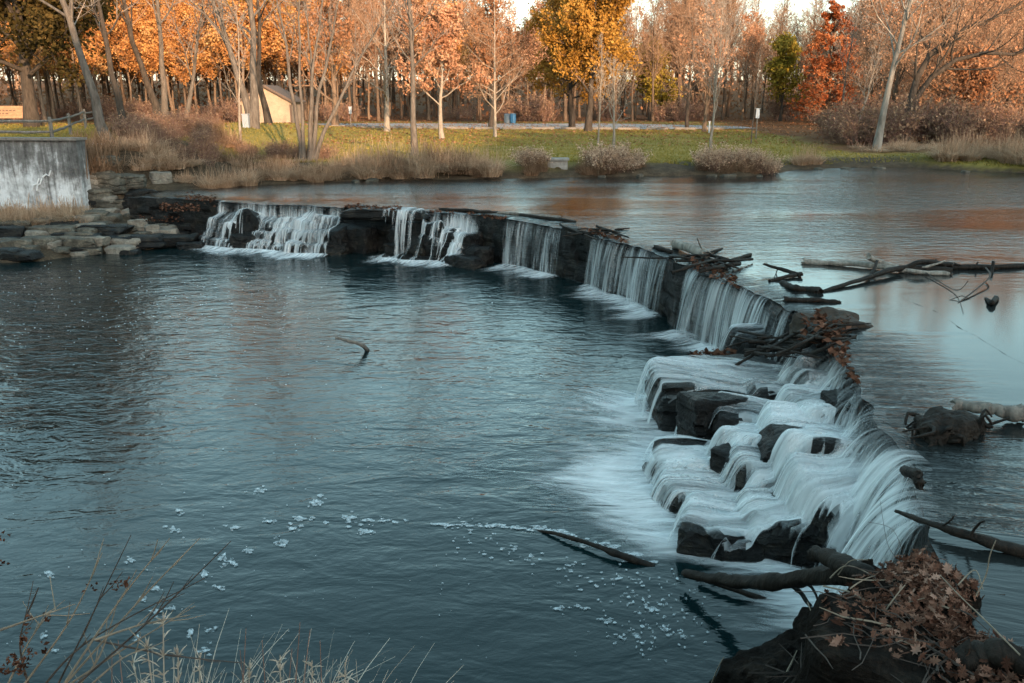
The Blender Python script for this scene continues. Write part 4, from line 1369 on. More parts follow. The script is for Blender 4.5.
def ragged(seed, *a, stalks=60, h=1.2, w=1.5, **k):
    b = grass_mb(seed, *a, **k)
    r = np.random.default_rng(seed + 5000)
    n = stalks                                           # stiff dead stems standing out of the tangle
    x, y = r.normal(0, w * .28, n), r.normal(0, w * .22, n)
    hh = h * r.uniform(.6, 1.35, n); ln = r.normal(0, .22, (n, 2))
    t = np.linspace(0, 1, 4)
    P = np.stack([x[:, None] + (ln[:, :1] * hh[:, None]) * t, y[:, None] + (ln[:, 1:] * hh[:, None]) * t, hh[:, None] * t], -1)
    b.tubes(P, np.linspace(.013, .006, 4)[None] * r.uniform(.6, 1.3, (n, 1)), 3, 0, r.uniform(0, .75, n))
    return b


GP = {}
for i in range(4):
    GP['reed', i] = ragged(600 + i, 420, 1.5, 1.2, 1.2, 1.2, width=.024, h=1.25).mesh('reed_clump', M['dry_grass'])
    GP['tuft', i] = ragged(610 + i, 360, 1.2, 1.0, .75, 1.35, width=.022, h=.75, w=1.2, stalks=30).mesh('grass_tuft', M['dry_grass'])
    GP['brown', i] = ragged(620 + i, 420, 1.5, 1.2, .75, 1.1, width=.018, h=1.0, stalks=70).mesh('brown_tuft', M['dry_brown'])
gr = np.random.default_rng(77)


def tuft(kind, px, y, s, label, group, name):
    x, z = on_ground(px, y)
    o = meshobj(name, GP[kind, int(gr.integers(0, 4))])
    o.location = (x, y, z - .06)
    o.rotation_euler = (0, 0, gr.uniform(0, 6.28))
    o.scale = (s * gr.uniform(.75, 1.2), s * gr.uniform(.75, 1.2), s * gr.uniform(.6, 1.2))
    return tag(o, label, 'dry grass', group)


def shore_y(px):
    return float(np.interp(px, [p[0] for p in SHORE_PX], [q[1] for q in far_shore]))


# dense pale clumps on the far bank
for a, b, n, s0, dmin, dmax in ((355, 412, 16, .8, .3, 2.2), (416, 492, 22, .84, .3, 2.4), (285, 350, 14, .6, .3, 2.0), (205, 285, 14, .58, .3, 1.8)):
    for k in range(n):
        px = a + (b - a) * (k + gr.uniform(0, 1)) / n
        tuft(('reed', 'reed', 'brown')[k % 3], px, shore_y(px) + gr.uniform(dmin, dmax), s0 * gr.uniform(.5, 1.25), 'arching clump of pale dry reeds on the bank below the lawn', 'pale reed clumps on the far bank', 'reed_clump')
for a, b, n, s0, dmin, dmax in ((530, 544, 3, .6, .4, 1.6), (582, 640, 14, .62, .4, 1.8), (700, 778, 8, .5, .4, 1.5)):
    for k in range(n):
        px = a + (b - a) * (k + gr.uniform(0, 1)) / n
        tuft('brown', px, shore_y(px) + gr.uniform(dmin, dmax), s0 * gr.uniform(.8, 1.2), 'brown tangle of dead grass on the bank by the culvert', 'brown grass tangles near the culvert', 'grass_tangle')
for k in range(34):
    px = gr.uniform(940, 1060); d = shore_y(min(px, 1024)) + gr.uniform(.4, 5.5)
    tuft('reed', px, d, gr.uniform(.6, .95), 'pale feathery reed clump on the river point below the thicket', 'feathery reeds on the river point', 'reed_clump')
for k in range(16):
    px = gr.uniform(850, 960)
    tuft('tuft', px, gr.uniform(50.5, 56), gr.uniform(.6, 1.0), 'low pale grass tuft along the thicket edge by the sycamore', 'low tufts along the thicket edge', 'grass_tuft')
for px in (806, 814, 800):
    tuft('reed', px, shore_y(px) + 1.2, .6, 'small feathery weed standing alone on the lawn edge', 'feathery weeds on the lawn edge', 'weed_clump')
for px, d in ((602, 1.6), (609, 1.5)):
    tuft('tuft', px + 3, shore_y(px) + d, .6, 'short pale weed between brown tangle and reddish bush', 'short weeds by the waterline', 'weed_clump')
# left bank
for px, y, s, kd in ([(gr.uniform(95, 190), gr.uniform(35.0, 40.5), gr.uniform(.4, 1.05), 'tuft') for _ in range(36)] +
                     [(gr.uniform(150, 300), gr.uniform(40.5, 47), gr.uniform(.4, .95), ('tuft', 'brown')[_ % 2]) for _ in range(34)]):
    x, z = on_ground(px, y)
    if shore_sd(np.array([x]), np.array([y]))[0] > .3:
        tuft(kd, px, y, s, 'tan grass tuft spilling down the bank above the weir end', 'tan tufts on the bank above the weir', 'grass_tuft')
for px, y, s in [(gr.uniform(18, 88), gr.uniform(31.4, 32.5), gr.uniform(.5, .8)) for _ in range(16)] + [(gr.uniform(40, 80), gr.uniform(30.2, 31.2), gr.uniform(.6, .9)) for _ in range(8)] + [(gr.uniform(-20, 26), gr.uniform(30.3, 32.0), gr.uniform(.5, .8)) for _ in range(14)] + [(gr.uniform(-10, 85), gr.uniform(29.6, 31.2), gr.uniform(.4, .75)) for _ in range(22)]:
    tuft('tuft', px, y, s, 'rust tan grass tuft at the foot of the concrete wall', 'grass tufts below the concrete wall', 'grass_tuft')
for px, y, s in [(gr.uniform(82, 104), gr.uniform(33.6, 36.5), gr.uniform(.8, 1.1)) for _ in range(10)]:
    tuft('brown', px, y, s, 'brown grass hanging round the end of the concrete wall', 'brown grass at the wall end', 'grass_tangle')


def bush_meshes(seed, h, w, n, matn, leaf=None, leaf_n=0, r=.02, br=(7, 5), twig=.008, leaf_size=.09):
    rg_ = np.random.default_rng(seed)
    st = []
    for k in range(n):
        a = rg_.uniform(0, 6.28); l = rg_.uniform(.1, .75)
        st.append(trunk_line(rg_, h * rg_.uniform(.55, 1.05), 7, (math.cos(a) * l * w / h, math.sin(a) * l * w / h), .10) + np.array([math.cos(a), math.sin(a), 0]) * rg_.uniform(0, w * .35))
    P = np.array(st); R = np.array([r * np.linspace(1, .3, 7) for _ in st])
    b, c_ = MB(), MB()
    b.tubes(P, R, 4)
    s_, sr = P, R
    for n_, ra in zip(br, (.5, .5)):
        s_, sr = grow(rg_, s_, sr, n_, .15, 1, ra, .6, 4, .6, .06, .2, rmin=twig)
        b.tubes(s_, sr, 3)
    if leaf: add_leaves(b, rg_, s_, leaf_n, leaf_size, .06, 1)
    return b.mesh('bush', [M[matn]] + ([M[leaf]] if leaf else []))


M['twig_red'] = bark('twig_red', (.11, .062, .048), (.27, .16, .125))
BP = {('bramble', i): bush_meshes(700 + i, 1.7, 1.7, 26, 'twig_red', 'dry_brown', 500, .012, (7, 5), .0065) for i in range(3)}
BP.update({('redbush', i): bush_meshes(710 + i, 1.15, 1.4, 26, 'twig_red', 'dry_grass', 1500, .010, (7, 4), .006, .06) for i in range(2)})


def bush(kind, px, y, s, label, group, name='bramble_bush'):
    x, z = on_ground(px, y)
    ks = [k for k in BP if k[0] == kind]
    o = meshobj(name, BP[ks[int(gr.integers(0, len(ks)))]])
    o.location = (x, y, z - .05); o.rotation_euler = (0, 0, gr.uniform(0, 6.28)); o.scale = (s, s, s * gr.uniform(.85, 1.15))
    return tag(o, label, 'bush', group)


for px, y, s in [(gr.uniform(112, 215), gr.uniform(38, 50), gr.uniform(.35, .66)) for _ in range(50)] + [(gr.uniform(240, 330), gr.uniform(44.4, 46.4), gr.uniform(.3, .5)) for _ in range(16)]:
    bush('bramble', px, y, s, 'leafless reddish brown bramble on the bank below the small house', 'brambles on the bank below the house')
for px, y, s in [(gr.uniform(695, 778), shore_y(735) + gr.uniform(.8, 2.0), gr.uniform(.6, .85)) for _ in range(13)]:
    bush('redbush', px, y, s, 'reddish seed headed bush on the bank by the vase shaped tree', 'reddish bushes on the bank', 'seed_bush')
for px, y, s in [(gr.uniform(588, 634), shore_y(600) + gr.uniform(.6, 2.0), gr.uniform(.65, .95)) for _ in range(10)]:
    bush('redbush', px, y, s, 'reddish twiggy bush on the bank beside the culvert', 'twiggy bushes beside the culvert', 'twiggy_bush')
for px, y, s in [(gr.uniform(528, 541), shore_y(545) + gr.uniform(.6, 1.8), gr.uniform(.6, .85)) for _ in range(4)]:
    bush('redbush', px, y, s, 'small twiggy bush on the reedy side of the culvert', 'small bushes at the culvert', 'twiggy_bush')
for px, y, s in [(gr.uniform(828, 960), gr.uniform(56, 68), gr.uniform(.9, 1.6)) for _ in range(34)] + [(gr.uniform(940, 1060), gr.uniform(56, 66), gr.uniform(.8, 1.4)) for _ in range(18)]:
    bush('bramble', px, y, s, 'dark bramble in the thicket round the sycamore', 'brambles in the thicket')
for px, y, s in [(gr.uniform(-20, 840), gr.uniform(114, 122), gr.uniform(1.0, 1.7)) for _ in range(44)]:
    bush('bramble', px, y, s, 'low brown undergrowth bush at the wood edge behind the lot', 'undergrowth along the wood edge', 'undergrowth_bush')

# lawn blades on the near part of the lawn
n = 70000
bx = gr.uniform(-34, 34, n); by = 43 + 52 * gr.uniform(0, 1, n) ** 1.6
sdv = shore_sd(bx, by)
fo = smooth(17.5, 20.5, bx - .10 * (by - 50)) * smooth(47.5, 52, by)
ok = (sdv > .8) & (fo < .4) & ~((bx < -9.5) & (sdv < 5))
bx, by = bx[ok], by[ok]; bz = gzv(bx, by); n = len(bx)
a = gr.uniform(0, 6.28, n); hh = gr.uniform(.05, .13, n); w = .035
dx, dy = np.cos(a) * w, np.sin(a) * w
lv = gr.normal(0, .04, (n, 2))
V = np.stack([np.stack([bx - dx, by - dy, bz - .01], -1), np.stack([bx + dx, by + dy, bz - .01], -1), np.stack([bx + lv[:, 0], by + lv[:, 1], bz + hh], -1)], 1)
gb = MB(); gb.add(V.reshape(-1, 3), np.arange(3 * n).reshape(n, 3), 0, gr.uniform(.1, .95, n))
tag(gb.build('grass', M['blade_green']), 'short mown lawn grass between river bank and parking lot', 'grass', kind='stuff')

# fallen leaves on the lawn and wood floor
n = 26000
bx = gr.uniform(-60, 60, n); by = gr.uniform(58, 132, n)
bz = gzv(bx, by)
nd = gr.normal(0, .35, (n, 3)); nd[:, 2] = 1; nd = nrm(nd)
a_ = nrm(np.cross(nd, gr.normal(size=(n, 3)))); b_ = np.cross(nd, a_); s_ = gr.uniform(.06, .15, n)[:, None]
c_ = np.stack([bx, by, bz + .06], -1)
lf = MB(); lf.add(np.stack([c_ - a_ * s_, c_ + b_ * s_ * .7, c_ + a_ * s_, c_ - b_ * s_ * .7], 1).reshape(-1, 3), np.arange(4 * n).reshape(n, 4), 0, gr.uniform(0, 1, n))
tag(lf.build('leaf_litter', M['leaf_rust']), 'scattered brown leaves fallen on lawn and wood floor', 'fallen leaves', kind='stuff')

# ------------------------------------------------------------------ parking lot, wheel stops, house, fence, wall, small furniture
m, nt, p = newmat('lot_surface')
nA = noise_(nt, .5, 5, .6); nB = noise_(nt, 30, 3, .7)
nt.links.new(ramp(nt, math_(nt, 'ADD', math_(nt, 'MULTIPLY', nA, .6), math_(nt, 'MULTIPLY', nB, .4)), [(.3, (.22, .225, .235)), (.7, (.37, .37, .38))]), p.inputs['Base Color'])
p.inputs['Roughness'].default_value = .9
rd = MB()
xs = np.linspace(-75, 24, 100); yy = np.linspace(0, 1, 9)
X, Y = np.meshgrid(xs, yy, indexing='ij')
near_e = 87.5 + .03 * X; far_e = 103 - .03 * X - 6 * smooth(8, 24, X)
Yw = near_e + (far_e - near_e) * Y
Zr = gzv(X, Yw) + .05
ii = np.arange(X.size).reshape(X.shape)
rd.add(np.stack([X, Yw, Zr], -1).reshape(-1, 3), np.stack([ii[:-1, :-1], ii[1:, :-1], ii[1:, 1:], ii[:-1, 1:]], -1).reshape(-1, 4))
tag(rd.build('road', m, smoothed=True), kind='structure')
M['conc_stop'] = plain('conc_stop', (.17, .15, .13), .9, .3, 8)
for k in range(19):
    x = -30 + k * 2.75
    b = MB(); b.box((0, 0, .09), (2.1, .2, .18)); b.box((0, 0, .19), (2.06, .12, .03))
    y = 87.0 + .03 * x
    o = b.build('wheel_stop', M['conc_stop']); o.location = (x, y, gz(x, y) + .0)
    tag(o, 'brown parking log along the near edge of the lot', 'wheel stop', 'parking logs along the lot edge')

M['house_wall'] = plain('house_wall', (.36, .27, .19), .85, .12, 5)
m, nt, p = newmat('house_masonry')
bk = N(nt, 'ShaderNodeTexBrick', i_Scale=5.0, i_Mortar_Size=.03)
bk.inputs['Color1'].default_value = (.36, .26, .18, 1); bk.inputs['Color2'].default_value = (.26, .18, .12, 1); bk.inputs['Mortar'].default_value = (.30, .26, .21, 1)
mp_ = mapped(nt, (1, 1, 1), (math.pi / 2, 0, 0)); nt.links.new(mp_, bk.inputs['Vector'])
nt.links.new(mixc(nt, .35, bk.outputs[0], ramp(nt, noise_(nt, 2.5, 5, .6), [(.3, (.16, .11, .075)), (.7, (.42, .32, .23))])), p.inputs['Base Color'])
p.inputs['Roughness'].default_value = .9
M['house_wall'] = m
M['house_roof'] = plain('house_roof', (.10, .075, .06), .85, .3, 12)
M['house_trim'] = plain('house_trim', (.09, .06, .045), .8, .3, 12)
M['dark_hole'] = plain('dark_hole', (.012, .010, .009), .9, .3, 12)
hx, hz = on_ground(268, 82)
hs = thing('small_house', (hx, 84, hz - .05), .05, 'small tan park house with a gable roof beside the lot', 'house')
hw_, hd, hh_, rk = 4.5, 5.4, 2.35, 1.25
b = MB()
prof_ = np.array([[-hw_ / 2, 0], [hw_ / 2, 0], [hw_ / 2, hh_], [0, hh_ + rk], [-hw_ / 2, hh_]])
fv = np.array([[a, -hd / 2, c] for a, c in prof_] + [[a, hd / 2, c] for a, c in prof_])
b.add(fv, [[k, (k + 1) % 5, (k + 1) % 5 + 5, k + 5] for k in range(5)])
b.add(fv, [[0, 1, 2], [0, 2, 4], [2, 3, 4], [6, 5, 7], [7, 5, 9], [7, 9, 8]])
b.build('wall', M['house_wall'], hs)
b = MB()
sl = math.atan2(rk, hw_ / 2)
for sgn in (-1, 1):
    ln = (hw_ / 2 + .35) / math.cos(sl)
    b.box((sgn * (hw_ / 2 + .35) / 2, 0, hh_ + rk - (hw_ / 2 + .35) / 2 * math.tan(sl) + .07), (ln, hd + .7, .1), ry=sgn * sl)
b.build('roof', M['house_roof'], hs)
b = MB()
for sgn in (-1, 1):
    ln = (hw_ / 2 + .3) / math.cos(sl)
    b.box((sgn * (hw_ / 2 + .3) / 2, -hd / 2 - .33, hh_ + rk - (hw_ / 2 + .3) / 2 * math.tan(sl) - .03), (ln, .05, .16), ry=sgn * sl)
b.build('fascia', M['house_trim'], hs)
b = MB(); b.box((-1.25, -hd / 2 - .02, 1.75), (1.1, .05, .5)); vt = b.build('window', M['dark_hole'], hs)
b = MB()
for q in ((-1.25, 2.03, 1.2, .07), (-1.25, 1.47, 1.2, .07)): b.box((q[0], -hd / 2 - .035, q[1]), (q[2], .07, q[3]))
for q in (-1.83, -.67): b.box((q, -hd / 2 - .035, 1.75), (.07, .07, .49))
b.build('frame', M['house_trim'], vt)
b = MB(); b.box((hw_ / 2 - .07, -hd / 2 - .02, 1.0), (.16, .06, 2.0)); b.box((-hw_ / 2 + .07, -hd / 2 - .02, 1.0), (.12, .06, 2.0)); b.build('corner_board', M['house_trim'], hs)

# concrete retaining wall
m, nt, p = newmat('old_concrete')
vS = mapped(nt, (2.2, 2.2, .22))
st = noise_(nt, 1.4, 6, .72, vS, .8)
bl = noise_(nt, .55, 5, .65)
fi = noise_(nt, 7, 5, .7)
tc = nt.nodes.new('ShaderNodeTexCoord')
sp = nt.nodes.new('ShaderNodeSeparateXYZ'); nt.links.new(tc.outputs['Object'], sp.inputs[0])
hgt_ = math_(nt, 'MULTIPLY', sp.outputs[2], .07)
f = math_(nt, 'ADD', math_(nt, 'MULTIPLY', st, .40), math_(nt, 'MULTIPLY', bl, .52))
f = math_(nt, 'ADD', f, math_(nt, 'MULTIPLY', fi, .16))
f = math_(nt, 'SUBTRACT', f, hgt_)
c = ramp(nt, f, [(.25, (.05, .048, .045)), (.345, (.16, .155, .15)), (.40, (.38, .38, .38)), (.47, (.66, .67, .68)), (.57, (.50, .49, .47)), (.66, (.26, .24, .21))])
nt.links.new(c, p.inputs['Base Color']); p.inputs['Roughness'].default_value = .9
bump(nt, p, math_(nt, 'ADD', fi, st), .5, .04)
A, B = WALL_A, WALL_B
zt = aty(40, 140, 33.2)[2]
ang = math.atan2(B[1] - A[1], B[0] - A[0]); ln = np.linalg.norm(B - A)
wall = thing('retaining_wall', (B[0], B[1], 0), ang, 'stained white grey concrete retaining wall below the rail fence', 'wall')
b = MB()
nx_, nz_ = 60, 24
gxs, gzs = np.meshgrid(np.linspace(-ln, 0, nx_), np.linspace(.2, zt, nz_), indexing='ij')
dd_ = -.05 + .035 * fbm(np.stack([gxs * 1.2, gzs * 1.2, gxs * 0], -1), 33, 4)
V = np.stack([gxs, dd_, gzs], -1)
ii = np.arange(gxs.size).reshape(gxs.shape)
b.add(V.reshape(-1, 3), np.stack([ii[:-1, :-1], ii[1:, :-1], ii[1:, 1:], ii[:-1, 1:]], -1).reshape(-1, 4))
topz = np.full(nx_, zt)
V2 = np.stack([np.stack([gxs[:, -1], dd_[:, -1], topz], -1), np.stack([gxs[:, -1], gxs[:, -1] * 0 + .55, topz], -1)], 1)
i2 = np.arange(2 * nx_).reshape(nx_, 2)
b.add(V2.reshape(-1, 3), np.stack([i2[:-1, 0], i2[1:, 0], i2[1:, 1], i2[:-1, 1]], -1).reshape(-1, 4))
ev = np.stack([np.stack([gxs[-1], dd_[-1], gzs[-1]], -1), np.stack([gxs[-1] , gxs[-1] * 0 + .55, gzs[-1]], -1)], 1)
i3 = np.arange(2 * nz_).reshape(nz_, 2)
b.add(ev.reshape(-1, 3), np.stack([i3[:-1, 0], i3[:-1, 1], i3[1:, 1], i3[1:, 0]], -1).reshape(-1, 4))
b.build('wall_face', m, wall, True)
b = MB(); b.box((-ln / 2, .2, zt + .04), (ln + .12, .75, .09)); b.build('coping', M['conc_stop'], wall)
b = MB()
b.tubes([[[-1.95, -.10, 1.75], [-1.85, -.10, 1.95], [-1.7, -.10, 2.0], [-1.6, -.10, 2.2]], [[-1.75, -.10, 1.75], [-1.7, -.10, 1.95], [-1.58, -.10, 2.0], [-1.5, -.10, 2.2]]], [[.03] * 4, [.03] * 4], 4)
b.tubes([[[-1.45, -.10, 2.25], [-1.3, -.10, 2.35], [-1.2, -.10, 2.3], [-1.1, -.10, 2.5]]], [[.03] * 4], 4)
M['white_paint'] = plain('white_paint', (.75, .76, .77), .8, .08, 8)
b.build('painted_mark', M['white_paint'], wall)
# wall return, going back from the corner
b = MB(); b.box((0, 0, 0), (.5, 4.2, 1.5))
rx_, rz_ = on_ground(100, 38.5)
o = b.build('wing_wall', m); o.location = (rx_ - .1, 38.6, zt - 1.05); o.rotation_euler = (0, 0, .42)
tag(o, 'short weathered concrete wing wall half hidden by hanging brown grass', 'wall')

# split rail fence
FP = [(-70, 36), (-8, 37), (53, 38), (71, 46), (86, 55), (96, 63)]
pts = []
for px, y in FP:
    x, z = on_ground(px, y)
    pts.append(np.array([x, y, z]))
fn = thing('rail_fence', pts[2], 0, 'weathered split rail fence along the top of the concrete wall', 'fence')
for k, q in enumerate(pts):
    b = MB()
    P = np.array([[q + [0, 0, -.1], q + [.01, 0, .5], q + [0, 0, 1.12]]])
    b.tubes(P, np.array([[.085, .08, .075]]), 6, cap=True)
    b.rel(pts[2]).build('post', M['wood_gray'], fn)
rf = np.random.default_rng(4)
for k in range(len(pts) - 1):
    for hgt in (.92, .5):
        p0, p1 = pts[k] + [0, 0, hgt], pts[k + 1] + [0, 0, hgt]
        e = nrm(p1 - p0) * .12
        t = np.linspace(0, 1, 6)[:, None]
        P = (p0 - e) * (1 - t) + (p1 + e) * t + rf.normal(0, .018, (6, 3)) + [0, -.03 if k % 2 else .03, rf.uniform(-.04, .04)]
        b = MB(); b.tubes(P[None], np.array([[.05, .06, .062, .06, .058, .048]]), 5, cap=True)
        b.rel(pts[2]).build('rail', M['wood_gray'], fn)

# wooden park board at the far left
M['board_wood'] = plain('board_wood', (.30, .17, .10), .8, .25, 10)
x, z = on_ground(8, 63)
sg = thing('park_board', (x, 63, z), .1, 'long low brown wooden board between posts behind the rail fence', 'sign')
for k in range(4):
    b = MB(); b.box((0, 0, .50 + k * .21), (2.6, .07, .195)); b.build('plank', M['board_wood'], sg)
for sx in (-1.2, 1.2):
    b = MB(); b.box((sx, .09, .6), (.14, .12, 1.35)); b.build('post', M['house_trim'], sg)
# groove lettering rows, unreadable at this distance
b = MB()
for k, (zz_, w0, w1) in enumerate(((.92, -.7, .5), (.71, -.95, .2))):
    x0 = w0
    while x0 < w1:
        wl = rf.uniform(.08, .2); b.box((x0 + wl / 2, -.04, zz_), (wl, .012, .07)); x0 += wl + .07
b.build('carved_line', M['house_trim'], sg)

# white notice boxes on posts, bins, utility box, marker post
M['metal_white'] = plain('metal_white', (.42, .45, .48), .5, .08, 10)
M['metal_blue'] = plain('metal_blue', (.10, .28, .48), .5, .15, 10)
M['metal_gray'] = plain('metal_gray', (.22, .25, .28), .5, .15, 10)


def notice(px, d, h, w, hh, mat, label):
    x, z = on_ground(px, d)
    o = thing('notice_sign', (x, d, z), 0, label, 'sign')
    b = MB(); b.box((0, .04, h / 2), (.07, .07, h)); b.build('post', M['wood_gray'], o)
    b = MB(); b.box((0, 0, h - hh / 2 + .1), (w, .05, hh)); b.box((0, .0, h + .12), (w + .06, .12, .04)); b.build('panel', M[mat], o)
    return o


notice(351, 84, 1.75, .26, .6, 'metal_white', 'small white notice panel on a post before the brown spreading tree')
notice(756, 66, 2.0, .26, .65, 'metal_white', 'pale blue white notice panel on a post near the staked sapling')


def bin_(px, d, mat, r, h, label):
    x, z = on_ground(px, d)
    o = thing('rubbish_bin', (x, d, z), 0, label, 'bin')
    b = MB(); b.tubes([[[0, 0, 0], [0, 0, h * .3], [0, 0, h * .7], [0, 0, h * .9]]], [[r * .92, r, r, r * .97]], 14, cap=True); b.build('drum', M[mat], o)
    b = MB(); b.tubes([[[0, 0, h * .91], [0, 0, h * .96], [0, 0, h]]], [[r * 1.05, r, r * .4]], 14, cap=True); b.build('lid', M['metal_gray'], o)


bin_(513, 107, 'metal_blue', .36, 1.15, 'blue rubbish drum at the far edge of the lot')
bin_(507, 107, 'metal_gray', .36, 1.1, 'grey rubbish drum next to the blue one')
x, z = on_ground(246.5, 54)
o = thing('utility_box', (x, 54, z), 0, 'grey blue utility cabinet at the foot of the forked tree', 'utility box')
b = MB(); b.box((0, 0, .38), (.36, .3, .76)); b.build('cabinet', M['metal_gray'], o)
b = MB(); b.box((0, 0, .78), (.42, .36, .05)); b.build('lid', M['metal_gray'], o)
x, z = on_ground(709, 76)
o = thing('marker_post', (x, 76, z), 0, 'short white marker post on the lawn by the vase shaped tree', 'post')
b = MB(); b.tubes([[[0, 0, 0], [0, 0, .5], [0, 0, .9]]], [[.07, .07, .065]], 8, cap=True); b.build('shaft', M['metal_white'], o)
b = MB(); b.box((0, 0, .94), (.18, .12, .08)); b.build('cap', M['metal_gray'], o)

# culvert headwall
x, y = at(558, 177, WU)[:2]; y += .5
cv = thing('culvert', (x, y, WU), 0, 'grey concrete culvert headwall with a round pipe mouth at the waterline', 'culvert')
M['conc_gray'] = plain('conc_gray', (.24, .23, .21), .9, .3, 6)
b = MB()
r_, seg = .20, 20
ang_ = np.arange(seg) * 2 * math.pi / seg
cz_ = .22
rim = np.stack([r_ * np.cos(ang_), 0 * ang_, cz_ + r_ * np.sin(ang_)], -1)
sq = np.stack([np.clip(1.6 * np.cos(ang_), -1, 1) * .46, 0 * ang_, np.where(np.sin(ang_) > 0, cz_ + np.clip(1.6 * np.sin(ang_), -1, 1) * .5, cz_ + np.clip(1.6 * np.sin(ang_), -1, 1) * .42)], -1)
V = np.vstack([rim, sq]); q = [[k, k + seg, (k + 1) % seg + seg, (k + 1) % seg] for k in range(seg)]
b.add(V, q)
b.box((0, .32, .26), (.92, .6, .92)) if False else None
back = sq + [0, .7, 0]
b.add(np.vstack([sq, back]), [[(k + 1) % seg, k, k + seg, (k + 1) % seg + seg] for k in range(seg)])
b.build('headwall', M['conc_gray'], cv)
b = MB(); b.box((0, .3, .76), (1.06, .84, .09)); b.build('coping', M['conc_gray'], cv)
b = MB()
b.add(np.vstack([rim, rim + [0, .65, 0], [[0, .65, cz_]]]), [[k, (k + 1) % seg, (k + 1) % seg + seg, k + seg] for k in range(seg)])
b.add(np.vstack([rim + [0, .65, 0], [[0, .65, cz_]]]), [[k, (k + 1) % seg, seg] for k in range(seg)])
b.build('pipe', M['dark_hole'], cv)

# ------------------------------------------------------------------ driftwood and debris
dr = np.random.default_rng(12)


def spline(P, n):
    P = np.asarray(P, float)
    t = np.linspace(0, len(P) - 1, n)
    out = np.zeros((n, P.shape[1]))
    for k, tt in enumerate(t):
        i = min(int(tt), len(P) - 2); f = tt - i
        p0, p1, p2, p3 = P[max(i - 1, 0)], P[i], P[i + 1], P[min(i + 2, len(P) - 1)]
        out[k] = .5 * (2 * p1 + (p2 - p0) * f + (2 * p0 - 5 * p1 + 4 * p2 - p3) * f * f + (3 * p1 - p0 - 3 * p2 + p3) * f ** 3)
    return out


def rough_log(mb, W_, rad, sides=12, mat=0, bark_=.16, seed=0):
    """knotty limb with furrowed skin and splintered ends"""
    K_ = len(W_)
    T = nrm(np.gradient(W_, axis=0))
    ref = np.array([0, 0, 1.]) if abs(T[K_ // 2][2]) < .8 else np.array([1., 0, 0])
    Uv = nrm(np.cross(T, ref)); Vv = np.cross(T, Uv)
    a_ = np.arange(sides) * 2 * math.pi / sides
    s_ = np.concatenate([[0], np.cumsum(np.linalg.norm(np.diff(W_, axis=0), axis=1))])
    A_, S_ = np.meshgrid(a_, s_)
    r0 = max(float(np.mean(rad)), .005)
    q_ = np.stack([np.cos(A_) * 2.2 + seed, np.sin(A_) * 2.2, S_ / r0 * .22], -1)
    d_ = bark_ * (fbm(q_, 3, 4) * 1.6 + .5 * (np.abs(vnoise(q_ * np.array([2.3, 2.3, .5]), 9)) - .4))
    Rr = rad[:, None] * (1 + d_)
    X = W_[:, None, :] + Rr[..., None] * (np.cos(A_)[..., None] * Uv[:, None] + np.sin(A_)[..., None] * Vv[:, None])
    for e, o in ((0, -1), (K_ - 1, 1)):
        X[e] += T[e] * o * rad[e] * dr.uniform(-.2, 1.1, (sides, 1))
    i_ = np.arange(K_ * sides).reshape(K_, sides); j_ = np.roll(i_, -1, 1)
    mb.add(X.reshape(-1, 3), np.stack([i_[:-1], j_[:-1], j_[1:], i_[1:]], -1).reshape(-1, 4), mat)
    for e, o in ((0, -1), (K_ - 1, 1)):
        ring = X[e] if o > 0 else X[e][::-1]
        mb.add(np.vstack([ring, (W_[e] - T[e] * o * rad[e] * .15)[None]]), [[k_, (k_ + 1) % sides, sides] for k_ in range(sides)], mat)


def limb(mb, pts, r0, r1, n=16, sides=12, knob=.10, cap=True, mat=0):
    """a branch through photo points (column, row, height)"""
    n = n * 2
    W_ = spline([at(a, b_, c_) for a, b_, c_ in pts], n)
    kn = np.convolve(np.pad(dr.normal(0, 1, n), 2, 'edge'), [.1, .2, .4, .2, .1], 'valid')
    rad = np.linspace(r0, r1, n) * (1 + knob * 1.6 * kn)
    j_ = np.stack([np.convolve(np.pad(dr.normal(0, 1, n), 2, 'edge'), [.1, .2, .4, .2, .1], 'valid') for _ in range(3)], 1)
    W_ = W_ + j_ * .22 * min(r0, .06)
    rough_log(mb, W_, rad, max(sides, 10), mat, .20, dr.uniform(0, 50))
    return W_


def wood(name, pts, r0, r1, mat, label, branches=(), cat='driftwood', group=None, n=16):
    c = at(*pts[0])
    o = thing(name, c, 0, label, cat, group)
    b = MB(); limb(b, pts, r0, r1, n); b.rel(c).build('stem', M[mat], o, True)
    for bp, a, e in branches:
        b = MB(); limb(b, bp, a, e, 9, 6); b.rel(c).build('branch', M[mat], o, True)
    return o


